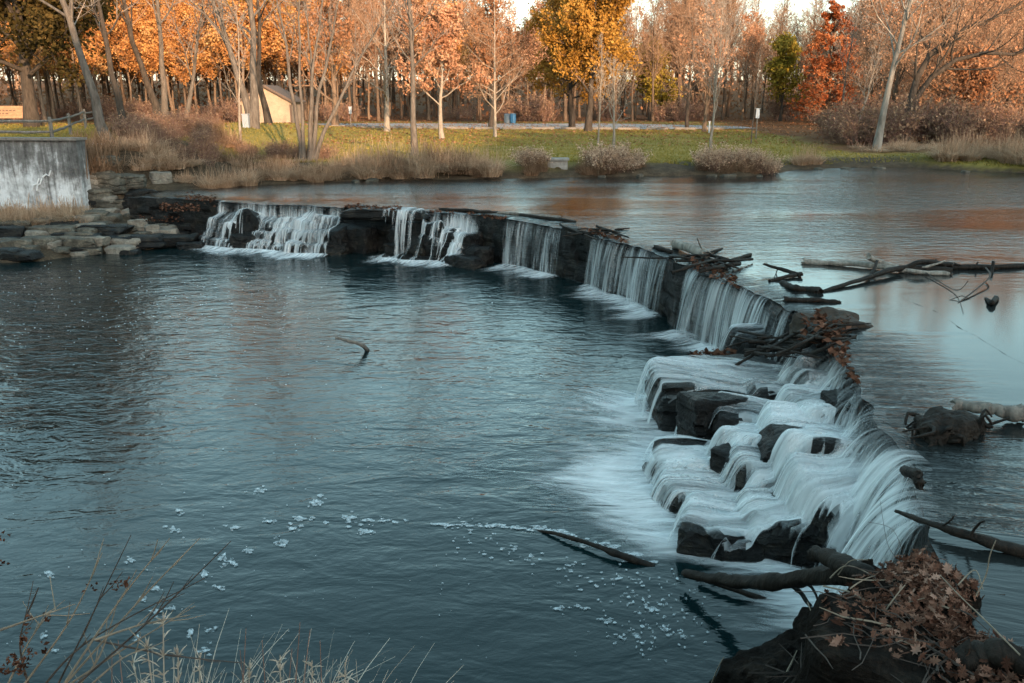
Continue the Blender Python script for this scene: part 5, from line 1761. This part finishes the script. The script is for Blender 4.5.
U = WU + .03
wood('birch_log', [(804, 261, U + .05), (835, 263, U + .06), (865, 264.5, U + .07), (905, 270.5, U + .06), (948, 274, U + .03)], .06, .05, 'wood_birch', 'pale mottled birch trunk floating in the river tangle',
     [([(868, 257, U + .30), (880, 262, U + .15), (905, 270, U + .05)], .06, .05), ([(905, 272, U), (930, 266, U + .14), (944, 261, U + .22)], .03, .015)])
wood('dark_branch', [(817, 293, U), (850, 283, U + .05), (880, 273, U + .10), (905, 268, U + .10), (950, 271, U + .04)], .03, .07, 'wood_wet', 'long black branch curving out of the water under the birch trunk',
     [([(877, 262, U + .2), (872, 273, U + .06), (867, 280, U - .05)], .03, .035), ([(905, 268, U + .1), (925, 262, U + .2), (950, 265, U + .1)], .06, .05)])
wood('dark_branch', [(905, 268, U + .02), (950, 267, U + .05), (990, 267, U + .05), (1040, 265, U + .03)], .07, .045, 'wood_wet', 'straight dark pole lying across the river beyond the birch trunk',
     [([(993, 263, U + .16), (992, 272, U), (990, 280, U - .1)], .04, .03), ([(935, 262, U + .18), (945, 268, U + .05), (950, 276, U - .05)], .05, .03), ([(955, 264, U + .12), (972, 268, U + .03), (978, 262, U + .16)], .025, .012)])
wood('dark_twig', [(958, 303, U), (978, 288, U + .06), (990, 276, U + .12), (986, 268, U + .15)], .012, .018, 'twig_dark', 'thin dark twig arching over the water by the pole', [([(950, 300, U + .0), (962, 296, U + .05), (970, 299, U)], .008, .006)])
wood('dark_twig', [(925, 272, U + .05), (955, 290, U + .04), (968, 281, U + .3)], .012, .005, 'twig_dark', 'wispy twig rising from the water beside the birch trunk')
wood('floating_snag', [(996, 298, U + .02), (992, 303, U + .06), (986, 299, U)], .05, .03, 'wood_wet', 'tiny black snag breaking the surface near the frame edge of the river')
wood('forked_stick', [(764, 264, U + .16), (780, 269, U + .10), (800, 275, U + .05)], .022, .045, 'wood_wet', 'forked black stick caught upstream of the curtain fall', [([(770, 281, U), (785, 277, U + .04), (800, 274, U + .05)], .03, .04), ([(778, 268, U + .1), (776, 274, U), (774, 279, U)], .012, .008)])
wood('sunken_log', [(783, 283, U), (795, 288, U + .04), (806, 290, U + .01), (818, 290, U + .05)], .06, .075, 'wood_wet', 'short lumpy black log lying flat behind the crest')
wood('plank', [(786, 300, U), (812, 300.5, U + .02), (840, 302, U + .01)], .05, .035, 'wood_wet', 'flat dark pole along the crest just above the debris heap')
wood('pale_log', [(675, 244, U + .10), (690, 248, U + .12), (706, 254, U + .08)], .10, .12, 'wood_birch', 'thick pale barkless log end on the crest driftwood heap', [([(703, 251, U + .1), (699, 243, U + .35), (697, 238, U + .5)], .02, .012)])
HEAP = 'dark sticks in the crest driftwood heap'
for k in range(16):
    px, py = dr.uniform(684, 738), dr.uniform(254, 268)
    L = dr.uniform(8, 26); sl_ = dr.uniform(-.35, .35)
    wood('stick', [(px - L, py - L * sl_, U + dr.uniform(0, .1)), (px, py, U + dr.uniform(.03, .18)), (px + L, py + L * sl_, U + dr.uniform(0, .1))], dr.uniform(.02, .045), dr.uniform(.015, .04), 'wood_wet', 'dark stick lying in the driftwood heap on the crest', (), 'driftwood', HEAP, 9)
for k in range(14):
    px, py = dr.uniform(578, 624), dr.uniform(228, 235)
    L = dr.uniform(5, 18); sl_ = dr.uniform(-.2, .4)
    wood('stick', [(px - L, py - L * sl_, U + dr.uniform(0, .08)), (px, py, U + dr.uniform(.02, .15)), (px + L, py + L * sl_, U + dr.uniform(0, .25 if k % 3 == 0 else .08))], dr.uniform(.015, .035), dr.uniform(.008, .02), 'wood_wet', 'brown stick in the small debris heap between two curtains', (), 'driftwood', 'sticks in the small crest heap', 9)
wood('thin_pole', [(622, 257, U - .05), (660, 258, U + .0), (690, 256, U + .06)], .015, .02, 'wood_wet', 'thin pole sticking out of the driftwood heap over the wide curtain')
for k, (a, b_, c_, d_) in enumerate([(498, 213, 560, 218), (520, 215, 575, 222), (655, 247, 672, 252), (440, 209, 500, 213)]):
    wood('crest_beam', [(a, b_, U), ((a + c_) / 2, (b_ + d_) / 2 - .3, U + .02), (c_, d_, U)], .05, .05, 'wood_wet' if k != 0 else 'wood_gray', ['grey weathered beam lying along the crest above the narrow curtain', 'black beam beside the weathered one on the crest', 'short beam on the crest near the pale log', 'thin black beam on the crest over the thin trickle'][k])
wood('cut_log', [(957, 405, U + .10), (985, 408, U + .13), (1005, 411, U + .13), (1019, 414, U + .10)], .055, .085, 'wood_gray', 'grey cut log with a flared end floating beyond the root clump', n=20)
# root clump
c = at(950, 437, WU)
rc = thing('root_clump', (c[0], c[1], WU), .2, 'knotted black root clump stranded on the crest before the cut log', 'root clump')
b = rock_mb((.72, .46, .34), 61, 5, 14, .22, 0, 8)
for i in range(len(b.v)): b.v[i] = b.v[i] + [0, .05, .09]
b.build('root_ball', M['wood_wet'], rc)
for k in range(22):
    a = dr.uniform(0, 6.28); e = np.array([math.cos(a), math.sin(a) * .6, dr.uniform(.05, .5)])
    p0 = e * .15; L = dr.uniform(.25, .42)
    P = np.array([p0, p0 + e * L * .4 + dr.normal(0, .05, 3), p0 + e * L * .75 + dr.normal(0, .07, 3), p0 + e * L + [0, 0, -.08] + dr.normal(0, .06, 3)])
    P = spline(P, 8); P[:, 2] = np.maximum(P[:, 2], -.02)
    b = MB(); b.tubes(P[None], np.linspace(.04, .012, 8)[None] * dr.uniform(.6, 1.2), 6, cap=True); b.build('root', M['wood_wet'], rc, True)
wood('branch', [(896, 511, U - .02), (925, 522, U + .06), (960, 533, U + .08), (1000, 546, U + .05), (1045, 557, U + .03)], .016, .055, 'wood_wet', 'rough dark branch pointing over the crest above the leaf pile', [([(970, 535, U + .1), (978, 525, U + .2), (984, 521, U + .3)], .012, .006), ([(940, 527, U + .08), (950, 521, U + .16), (953, 517, U + .2)], .010, .006)], n=24)
wood('crest_stub', [(905, 470, U + .0), (916, 476, U + .10), (920, 486, U + .02)], .05, .04, 'wood_wet', 'small black stub poking up through the crest above the rough branch')
# debris heap between curtain and cascade
c = at(835, 330, 1.5)
put_rock('debris_mound', (c[0], c[1], 1.45), (1.1, .9, .62), .2, 640, 'soil', 'dark mound of mud and debris blocking the crest', 'debris mound', rough=.16, nplanes=12)
HP = 'broken sticks on the crest debris mound'
for k in range(34):
    px, py = dr.uniform(735, 855), 0
    py = 338 + dr.uniform(-14, 12) + (835 - px) * .12
    z = 1.75 if px > 800 else 1.0 + (px - 735) / 65 * .6
    L = dr.uniform(8, 30); sl_ = dr.uniform(-.6, .35)
    wood('stick', [(px - L, py - L * sl_, z + dr.uniform(-.15, .05)), (px, py, z + dr.uniform(.0, .16)), (px + L, py + L * sl_, z + dr.uniform(-.08, .15))], dr.uniform(.012, .035), dr.uniform(.008, .025), 'wood_wet', 'broken dark stick on the debris mound beside the cascade', (), 'driftwood', HP, 8)
wood('sloping_branch', [(745, 350, .95), (775, 350, 1.2), (805, 345, 1.6), (822, 332, 1.85)], .03, .05, 'wood_wet', 'sloping black branch from the mound down to the driftwood rock')
wood('drift_twig', [(336, 337.5, .62), (350, 341, .52), (362, 345, .40), (368, 351, PZ - .03)], .025, .045, 'wood_gray', 'pale curved stick poking out of the open pool')
wood('sunken_branch', [(538, 531, PZ - .01), (560, 535, PZ + .04), (590, 544, PZ + .06), (620, 555, PZ + .06), (652, 567, PZ - .02)], .018, .036, 'wood_wet', 'black branch lying half under the pool with foam along it', n=20)

# ------------------------------------------------------------------ near end of the weir: logs, soil and a heap of oak leaves
FJ = []


def mound(name, px, py, ztop, size, rz, seed, mat, label, cat, rough=.14, tilt=(0, 0), planes=12):
    c = at(px, py, ztop)
    b = rock_mb(size, seed, 6, planes, rough, 0, 9)
    p_ = b.v[0]; n_ = nrm(p_ / (np.asarray(size) / 2) ** 2)
    fib = 1 - np.abs(vnoise(p_ * np.array([14, 14, 3.]) + seed, 7)) * 2
    b.v[0] = p_ + n_ * (.045 * fbm(p_ * 5 + seed, 8, 4) + .022 * fib)[:, None]
    R = rotm(tilt[0], tilt[1], 0)
    v = b.v[0] @ R.T
    b.v[0] = v
    o = b.build(name, M[mat], smoothed=False)
    loc = np.array([c[0], c[1], ztop - size[2] / 2])
    o.location = loc; o.rotation_euler = (0, 0, rz)
    tag(o, label, cat)
    FJ.append((v @ rotm(0, 0, rz).T + loc, b.t[0]))
    return o


mound('bank_mound', 955, 640, 1.80, (1.75, 1.15, 1.9), -.5, 651, 'rotten_wood', 'dark soil and root mound at the near end of the weir', 'bank mound', .10)
mound('bank_mound', 880, 600, 1.72, (.9, .8, 1.7), .2, 652, 'rotten_wood', 'narrow dark earth shoulder beside the cascade corner', 'bank mound', .14)
mound('bank_mound', 928, 572, 1.76, (.85, .7, 1.7), .4, 656, 'rotten_wood', 'dark earth lump closing the crest under the leaf pile', 'bank mound', .12)
mound('old_stump', 800, 650, .85, (1.25, 1.0, 1.3), .3, 653, 'rotten_wood', 'large black rotten stump rising from the pool by the leaf pile', 'stump', .10)
mound('old_stump', 842, 618, .98, (.55, .5, 1.3), .1, 654, 'rotten_wood', 'smaller black stump between rotten stump and earth shoulder', 'stump', .14)
mound('bank_mound', 900, 700, 1.15, (1.6, 1.0, 1.8), .1, 655, 'rotten_wood', 'lowest dark mound of earth and bark before the leaf pile', 'bank mound', .12)
wood('fallen_log', [(686, 573, PZ + .15), (720, 580, .5), (760, 582, .75), (810, 577, 1.05), (865, 570, 1.45)], .055, .085, 'wood_wet', 'long smooth black log bridging from the pool to the leaf pile',
     [([(700, 577, .3), (735, 590, .3), (765, 600, .25), (800, 612, .15)], .03, .03), ([(788, 582, .9), (800, 592, .7), (810, 606, .3)], .03, .02), ([(800, 580, 1.), (812, 588, .8), (818, 600, .5)], .015, .01)], n=26)
wood('log_stub', [(815, 555, 1.35), (828, 558, 1.42), (845, 567, 1.48), (865, 575, 1.5)], .062, .085, 'wood_wet', 'thick broken stub angled up over the fallen log', n=14)
wood('split_log', [(858, 616, 1.52), (890, 617, 1.62), (930, 612, 1.68)], .085, .10, 'wood_wet', 'short split log under the leaves with its grain showing')
wood('split_log', [(868, 590, 1.62), (900, 592, 1.72), (940, 590, 1.75)], .06, .07, 'wood_wet', 'rounded dark log above the split one in the leaf pile')
wood('buried_log', [(960, 660, 1.75), (1000, 655, 1.82), (1040, 668, 1.8)], .09, .08, 'wood_wet', 'buried log end in the leaf pile at the river side')

allv, allt, nn_ = [], [], 0
for v, t in FJ:
    allv.append(v); allt.append(t + nn_); nn_ += len(v)
BVJ = BVHTree.FromPolygons([tuple(x) for x in np.concatenate(allv)], [tuple(int(i) for i in x) for x in np.concatenate(allt)])
OUT = np.array([(0, .5), (.12, .25), (.10, .22), (.30, .28), (.16, .08), (.34, -.02), (.14, -.14), (.22, -.30), (.06, -.28), (0, -.5), (-.06, -.28), (-.22, -.30), (-.14, -.14), (-.34, -.02), (-.16, .08), (-.30, .28), (-.10, .22), (-.12, .25)])


def oak_leaves(mb, C, Nn, rng, size):
    n = len(C)
    up = nrm(Nn + rng.normal(0, .55, (n, 3)))
    a = nrm(np.cross(up, rng.normal(size=(n, 3)))); b = np.cross(up, a)
    s = (size * rng.uniform(.4, 1.6, n))[:, None, None]
    curl = rng.uniform(-.1, .9, n)[:, None, None]
    x, y = OUT[:, 0], OUT[:, 1]
    lift = (x ** 2 * 2.2 + y ** 2 * .8)[None, :, None] * curl
    V = C[:, None, :] + s * (x[None, :, None] * a[:, None, :] + y[None, :, None] * b[:, None, :] + lift * up[:, None, :])
    V = np.concatenate([V, (C + up * .004)[:, None, :]], 1)
    k = len(OUT)
    f = np.array([[i, (i + 1) % k, k] for i in range(k)])
    F_ = (np.arange(n)[:, None, None] * (k + 1) + f[None]).reshape(-1, 3)
    mb.add(V.reshape(-1, 3), F_, 0, np.repeat(np.clip(rng.normal(.45, .36, n), 0, 1), k))


M['leaf_oak'] = leafmat('leaf_oak', [(.1, (.03, .015, .011)), (.4, (.10, .048, .033)), (.7, (.22, .115, .08)), (.95, (.40, .26, .20))], .15, 3.)
lp = MB()
path = [at(a, b_, 1.8) for a, b_ in [(918, 560), (925, 585), (945, 600), (965, 615), (985, 632), (1010, 645), (1035, 655), (960, 640), (1000, 675), (920, 612)]]
C, Nn = [], []
while len(C) < 2100:
    q = path[int(dr.integers(0, len(path)))] + dr.normal(0, .17, 3)
    hit = BVJ.ray_cast(Vector((q[0], q[1], 3.0)), Vector((0, 0, -1)))
    if hit[0] is None or hit[0].z < 1.0: continue
    nv = np.array(hit[1]); nv = nv if nv[2] > 0 else -nv
    C.append(np.array(hit[0]) + [0, 0, abs(dr.normal(0, .035)) + .005]); Nn.append(nv)
for k in range(420):
    q = at(dr.uniform(820, 1020), dr.uniform(590, 690), 1.5)
    hit = BVJ.ray_cast(Vector((q[0], q[1], 3.0)), Vector((0, 0, -1)))
    if hit[0] is None or hit[0].z < .6: continue
    nv = np.array(hit[1]); nv = nv if nv[2] > 0 else -nv
    C.append(np.array(hit[0]) + [0, 0, .01]); Nn.append(nv)
oak_leaves(lp, np.array(C), np.array(Nn), dr, .068)
tag(lp.build('fallen_leaves', M['leaf_oak']), 'heap of curled brown oak leaves on the near end of the weir', 'fallen leaves', kind='stuff')

# thin twigs in the leaf pile
TW = [([(876, 640, 1.6), (884, 614, 1.75), (896, 596, 1.86), (905, 585, 1.9)], .008, 'twig_tan', 'pale bent twig arching over the dark log'),
      ([(1020, 655, 1.9), (985, 620, 1.95), (960, 596, 1.98), (940, 575, 1.95)], .007, 'twig_tan', 'long straight pale twig across the leaf pile'),
      ([(976, 596, 1.8), (986, 575, 1.95), (990, 555, 2.1), (996, 540, 2.2)], .007, 'twig_tan', 'upright pale twig above the leaf pile by the water'),
      ([(958, 585, 1.85), (975, 570, 1.9), (983, 590, 1.85)], .007, 'twig_tan', 'curled pale twig hanging beyond the leaves'),
      ([(830, 578, 1.5), (845, 566, 1.62), (866, 572, 1.66), (885, 588, 1.72)], .008, 'twig_tan', 'curved pale twig looping beside the log stub'),
      ([(838, 575, 1.5), (850, 561, 1.66), (868, 560, 1.7)], .006, 'twig_tan', 'small hooked twig above the log stub'),
      ([(918, 690, 1.2), (908, 655, 1.5), (899, 640, 1.6)], .007, 'twig_tan', 'short brown twig standing at the pile foot'),
      ([(935, 690, 1.3), (922, 660, 1.5), (913, 640, 1.62)], .006, 'twig_tan', 'second short twig leaning at the pile foot'),
      ([(880, 606, 1.72), (905, 603, 1.78), (925, 598, 1.85)], .006, 'twig_tan', 'slim pale twig lying flat between the two pile logs'),
      ([(905, 560, 1.75), (893, 530, 2.0), (868, 522, 2.1)], .003, 'twig_dark', 'hair thin dark stem bending over the white water'),
      ([(900, 560, 1.75), (888, 545, 1.9), (880, 500, 2.25)], .003, 'twig_dark', 'hair thin upright stem before the cascade'),
      ([(712, 683, .6), (718, 668, .8), (724, 657, .9)], .008, 'twig_tan', 'pale stalk at the foot of the black stump')]
for pts_, r_, mt, lab in TW:
    b = MB(); c = at(*pts_[0])
    W_ = spline([at(*q) for q in pts_], 14)
    b.tubes(W_[None], np.linspace(r_ * .8, r_ * .4, 14)[None], 5)
    o = b.rel(c).build('twig', M[mt], None, True); o.location = c
    tag(o, lab, 'twig')
mt_ = MB()
for k in range(130):
    q = at(dr.uniform(740, 1024), dr.uniform(575, 690), 1.7)
    hit = BVJ.ray_cast(Vector((q[0], q[1], 3.0)), Vector((0, 0, -1)))
    if hit[0] is None: continue
    h_ = np.array(hit[0]) + [0, 0, .02]
    a = dr.uniform(0, 6.28); L = dr.uniform(.08, .3)
    P = np.array([h_ + np.array([math.cos(a), math.sin(a), dr.uniform(-.1, .25)]) * L * s + dr.normal(0, .01, 3) for s in (-1, -.3, .4, 1)])
    mt_.tubes(P[None], np.array([[.005, .005, .004, .002]]) * dr.uniform(.6, 1.6), 4, int(dr.random() < .12))
tag(mt_.build('fine_debris', [M['twig_dark'], M['twig_tan']]), 'litter of fine roots and twigs over the dark end mound', 'debris', kind='stuff')

# leaves lying along the crest and the left bank stones
lc = MB(); C = []
for a, b_, n, y0, sg_ in ((345, 402, 260, -1.5, 1.2), (482, 506, 90, 0, .8), (588, 626, 110, -2, 1.5), (690, 738, 160, -4, 3), (815, 850, 170, -14, 7), (186, 216, 140, -3, 2), (428, 480, 60, -1, .6), (830, 860, 60, 0, 3)):
    for k in range(n):
        px = dr.uniform(a, b_)
        py = np.interp(px, [p[0] for p in CREST_PX], [p[1] for p in CREST_PX]) + y0 + dr.normal(0, sg_)
        C.append(at(px, py, U + .06 + abs(dr.normal(0, .05)) + (.13 if 800 < px < 862 else 0)))
for (a, b_, y0, y1, z, n) in ((160, 200, 200, 212, 1.45, 330), (65, 120, 236, 241, .45, 160), (140, 185, 213, 222, 1.0, 120), (200, 240, 233, 238, .50, 60), (690, 735, 352, 358, .83, 90), (800, 850, 318, 345, 1.72, 140), (960, 1024, 410, 412, 1.6, 0)):
    for k in range(n):
        C.append(at(dr.uniform(a, b_), dr.uniform(y0, y1), z) + [0, 0, abs(dr.normal(0, .03))])
C = np.array(C)
add_n = len(C)
nd = dr.normal(0, .5, (add_n, 3)); nd[:, 2] = 1; nd = nrm(nd)
a_ = nrm(np.cross(nd, dr.normal(size=(add_n, 3)))); b2 = np.cross(nd, a_); s_ = dr.uniform(.03, .07, add_n)[:, None]
lc.add(np.stack([C - a_ * s_, C + b2 * s_ * .7 + nd * .01, C + a_ * s_, C - b2 * s_ * .7 + nd * .01], 1).reshape(-1, 3), np.arange(4 * add_n).reshape(add_n, 4), 0, dr.uniform(0, 1, add_n))
tag(lc.build('crest_leaves', M['leaf_litter']), 'wet red brown leaves caught along the crest and bank stones', 'fallen leaves', kind='stuff')

# ------------------------------------------------------------------ foam flecks drifting on the pool
m, nt, p = newmat('foam')
p.inputs['Base Color'].default_value = (.70, .76, .79, 1); p.inputs['Roughness'].default_value = .8
nf = noise_(nt, 16, 5, .7)
tr_ = N(nt, 'ShaderNodeBsdfTransparent'); mx_ = N(nt, 'ShaderNodeMixShader')
nt.links.new(ramp(nt, nf, [(.36, gcol(.05)), (.66, gcol(.72))]), mx_.inputs[0])
nt.links.new(tr_.outputs[0], mx_.inputs[1]); nt.links.new(p.outputs[0], mx_.inputs[2])
nt.links.new(mx_.outputs[0], nt.nodes['Material Output'].inputs[0])
M['foam'] = m
fb = MB()


def fleck(px, py, wpx, hpx, wob=.45, z=PZ + .012):
    k = 22
    a = np.arange(k) * 2 * math.pi / k
    rad = 1 + wob * dr.normal(0, 1, k) * .5
    rad = np.clip((rad + np.roll(rad, 1) + np.roll(rad, -1)) / 3, .3, 1.7)
    c = at(px, py, z)
    ex = at(px + wpx / 2, py, z) - c; ey = at(px, py - hpx / 2, z) - c
    V = c + (np.cos(a) * rad)[:, None] * ex + (np.sin(a) * rad)[:, None] * ey
    V = np.vstack([V, c + [0, 0, .006]])
    fb.add(V, [[i, (i + 1) % k, k] for i in range(k)])


BIG = [(260, 490, 14, 6), (315, 503, 11, 8), (299, 518, 20, 8), (292, 528, 12, 5), (348, 518, 16, 9), (370, 520, 14, 7), (366, 531, 19, 6), (389, 520, 12, 3), (281, 542, 15, 7), (268, 521, 12, 4), (223, 558, 12, 14), (205, 574, 9, 13),
       (247, 550, 10, 6), (173, 529, 8, 7), (233, 528, 8, 4), (130, 559, 8, 4), (49, 574, 12, 5), (156, 588, 7, 5), (145, 598, 6, 5), (156, 611, 18, 7), (172, 609, 10, 6), (219, 587, 6, 3), (190, 632, 7, 9), (210, 630, 13, 6), (203, 651, 17, 8),
       (137, 637, 8, 6), (55, 650, 9, 4), (43, 636, 8, 9), (559, 608, 12, 5), (588, 608, 7, 4), (602, 619, 7, 3), (609, 622, 6, 4), (652, 609, 9, 5), (665, 630, 9, 6), (637, 636, 7, 5), (620, 637, 5, 4), (683, 636, 6, 4), (180, 510, 7, 4), (320, 503, 5, 9), (232, 562, 6, 8)]
for q in BIG:
    fleck(q[0], q[1], q[2] * .7, q[3] * .6, 1.3)
    for k in range(6):
        g1, g2 = dr.normal(0, .42, 2)
        s1 = dr.uniform(.8, 3.4)
        fleck(q[0] + g1 * q[2] + g2 * 2, q[1] + g2 * q[3], s1 * 1.7, s1 * .7, 1.0, PZ + .011 + .0006 * k)
for k in range(24):
    t = k / 23
    fleck(437 + 95 * t + dr.normal(0, 2), 524 + 6 * t * t + dr.normal(0, 1), dr.uniform(4, 13), dr.uniform(1.2, 3), .8)
for k in range(26):
    t = k / 25
    fleck(532 + 120 * t + dr.normal(0, 3), 529 + 36 * t ** 1.2 + dr.normal(0, 2.0) - 3, dr.uniform(5, 15), dr.uniform(1.5, 3.5))
for k in range(120): fleck(dr.normal(655, 28), dr.normal(610, 22), dr.uniform(1.2, 4), dr.uniform(.9, 2.6), .8)
for k in range(90):
    t = dr.uniform(0, 1); fleck(455 + 190 * t + dr.normal(0, 10), 535 + 55 * t + dr.normal(0, 9), dr.uniform(1.5, 6), dr.uniform(1, 2.2))
for k in range(420):
    px, py = dr.uniform(0, 330), dr.normal(302, 32)
    if py < 262: continue
    fleck(px, py, dr.uniform(.8, 2.2), dr.uniform(.4, .9))
for k in range(160): fleck(dr.uniform(0, 640), dr.uniform(290, 670), dr.uniform(.8, 2.4), dr.uniform(.5, 1.3))
tag(fb.build('foam', M['foam']), 'white foam flecks drifting on the dark pool', 'foam', kind='stuff')

# ------------------------------------------------------------------ weeds on the near bank, at the bottom of the view
def near_pt(px, py, y):
    return aty(px, py, y)


fg = np.random.default_rng(88)


def near_clump(px, py_top, y, n, w, label, name='dry_grass_clump', mat='pale_grass', width=.0035, droop=.6):
    top_ = near_pt(px, py_top, y)
    z0 = gz(top_[0], y) - .03
    hgt_ = top_[2] - z0
    b = grass_mb(int(px * 7 + py_top), n, w, w * .7, hgt_ * .8, droop, 0, width, 6)
    # feathered seed sprays near the tips
    o = b.build(name, M[mat]); o.location = (top_[0], y, z0)
    tag(o, label, 'dry grass')
    return o


def seed_stalk(px0, px, py, y, label, n=40):
    """stalk with a ragged seed head"""
    base = near_pt(px0, 720, y); base[2] = gz(base[0], y)
    tip = near_pt(px, py, y + .05)
    P = spline([base, base * .5 + tip * .5 + fg.normal(0, .01, 3), tip], 14)
    c = P[0].copy()
    o = thing('seed_stalk', c, 0, label, 'weed')
    b = MB(); b.tubes(P[None] - c, np.linspace(.0035, .0015, 14)[None], 5); b.build('stalk', M['twig_tan'], o)
    b = MB()
    k = fg.integers(5, 13, n); q = P[k] - c
    dvec = nrm(fg.normal(0, .8, (n, 3)) + [0, 0, .9])
    L = fg.uniform(.02, .055, n)[:, None]
    Pt = np.stack([q, q + dvec * L * .6, q + dvec * L + [0, 0, -.006]], 1)
    b.tubes(Pt, np.array([[.0016, .0026, .0008]]) * np.ones((n, 1)), 3, 0, fg.uniform(.3, 1, n)); b.tubes((P[5:] - c)[None], np.linspace(.0032, .0017, 9)[None], 5); hd0 = b.build('seed_head', M['pale_grass'], o)


near_clump(150, 652, 2.5, 420, .42, 'pale dry grass clump at the bottom edge beside the tall seed stalk')
near_clump(190, 664, 2.4, 320, .36, 'short pale grass clump next to the taller one on the near bank')
near_clump(245, 672, 2.5, 260, .34, 'thin pale grass clump between two thicker ones at the bottom edge')
near_clump(285, 664, 2.6, 320, .36, 'feathery pale grass clump at the bottom edge of the pool view')
near_clump(335, 668, 2.6, 360, .40, 'last pale grass clump along the near bank towards mid pool')
for k, (a, b_, c_) in enumerate([(160, 163, 612), (150, 146, 640), (172, 178, 648), (275, 280, 655), (305, 312, 660), (330, 345, 662), (198, 200, 652), (240, 250, 664), (140, 132, 655)]):
    seed_stalk(a, b_, c_, 2.45 + .03 * k, ['tallest pale seed stalk on the near bank', 'seed stalk leaning beside the tallest one', 'short seed stalk past the tallest one', 'seed stalk rising from the feathery clump', 'low seed stalk beyond the feathery clump', 'end seed stalk over the last grass clump',
               'slim seed stalk on the short grass clump', 'lone low seed stalk on the thin clump', 'bent seed stalk nearest the dark weeds'][k])
# bare weed stems fanning from the bottom corner
c = near_pt(60, 700, 2.3)
wd = thing('weed_plant', (c[0], c[1], gz(c[0], 2.3)), 0, 'leafless weed fanning thin pale stems from the bottom corner', 'weed')
o_ = np.array(wd.location)
STEMS = [((70, 690), (150, 620), (231, 541)), ((60, 690), (120, 600), (170, 538)), ((60, 690), (140, 600), (200, 538)), ((50, 700), (80, 640), (131, 535)), ((60, 690), (130, 645), (195, 606)), ((95, 640), (140, 625), (190, 615)),
         ((40, 690), (90, 640), (205, 578)), ((20, 690), (70, 620), (102, 553)), ((85, 690), (120, 660), (145, 648)), ((95, 640), (170, 655), (243, 663)), ((0, 630), (40, 616), (75, 604)), ((75, 690), (100, 655), (118, 600)), ((30, 690), (20, 640), (38, 588)), ((5, 690), (30, 640), (52, 610))]
for k, (a, b_, c_) in enumerate(STEMS):
    y = 2.3 + .05 * (k % 5)
    P = spline([near_pt(*a, y), near_pt(*b_, y + .02), near_pt(*c_, y + .06)], 14) - o_
    b = MB(); b.tubes(P[None], np.linspace(.0042, .0012, 14)[None], 5)
    for q in range(3):
        i = int(fg.integers(5, 11)); d_ = nrm(P[i + 1] - P[i] + fg.normal(0, .012, 3)); L = fg.uniform(.05, .14)
        b.tubes(np.array([[P[i], P[i] + d_ * L * .5, P[i] + d_ * L + [0, 0, .01]]]), np.array([[.002, .0016, .001]]), 4)
    b.build('stem', M['twig_tan' if k % 3 else 'twig_dark'], wd)
hd_ = MB()
for (px, py, n) in ((112, 585, 10), (122, 583, 9), (90, 588, 6), (45, 618, 9), (25, 640, 10), (30, 625, 8), (48, 650, 6), (12, 660, 20), (20, 668, 22), (30, 655, 12), (5, 670, 14), (3, 565, 6), (5, 540, 6)):
    for k in range(n):
        q = near_pt(px + fg.normal(0, 3.5), py + fg.normal(0, 3.5), 2.36) - o_
        nd = nrm(fg.normal(size=3)); a_ = nrm(np.cross(nd, fg.normal(size=3))); b2 = np.cross(nd, a_); s_ = fg.uniform(.005, .012)
        hd_.add(np.array([q - a_ * s_, q + b2 * s_ * .6 + nd * s_ * .4, q + a_ * s_, q - b2 * s_ * .6 + nd * s_ * .4]), [[0, 1, 2, 3]], 0, fg.random())
hd_.build('withered_leaves', M['leaf_litter'], wd)
# red stems
rs = thing('weed_plant', (*near_pt(300, 700, 2.6)[:2], gz(near_pt(300, 700, 2.6)[0], 2.6)), 0, 'few thin reddish upright stems among the pale grass', 'weed')
o_ = np.array(rs.location)
for px, py in ((246, 628), (262, 640), (300, 622), (310, 630), (320, 640), (112, 650), (118, 640), (240, 650), (292, 648)):
    a = near_pt(px + fg.normal(0, 6), 720, 2.6); e = near_pt(px, py, 2.62)
    b = MB(); b.tubes((spline([a, a * .5 + e * .5, e], 8) - o_)[None], np.linspace(.0028, .001, 8)[None], 4); b.build('stem', M['twig_red'], rs)
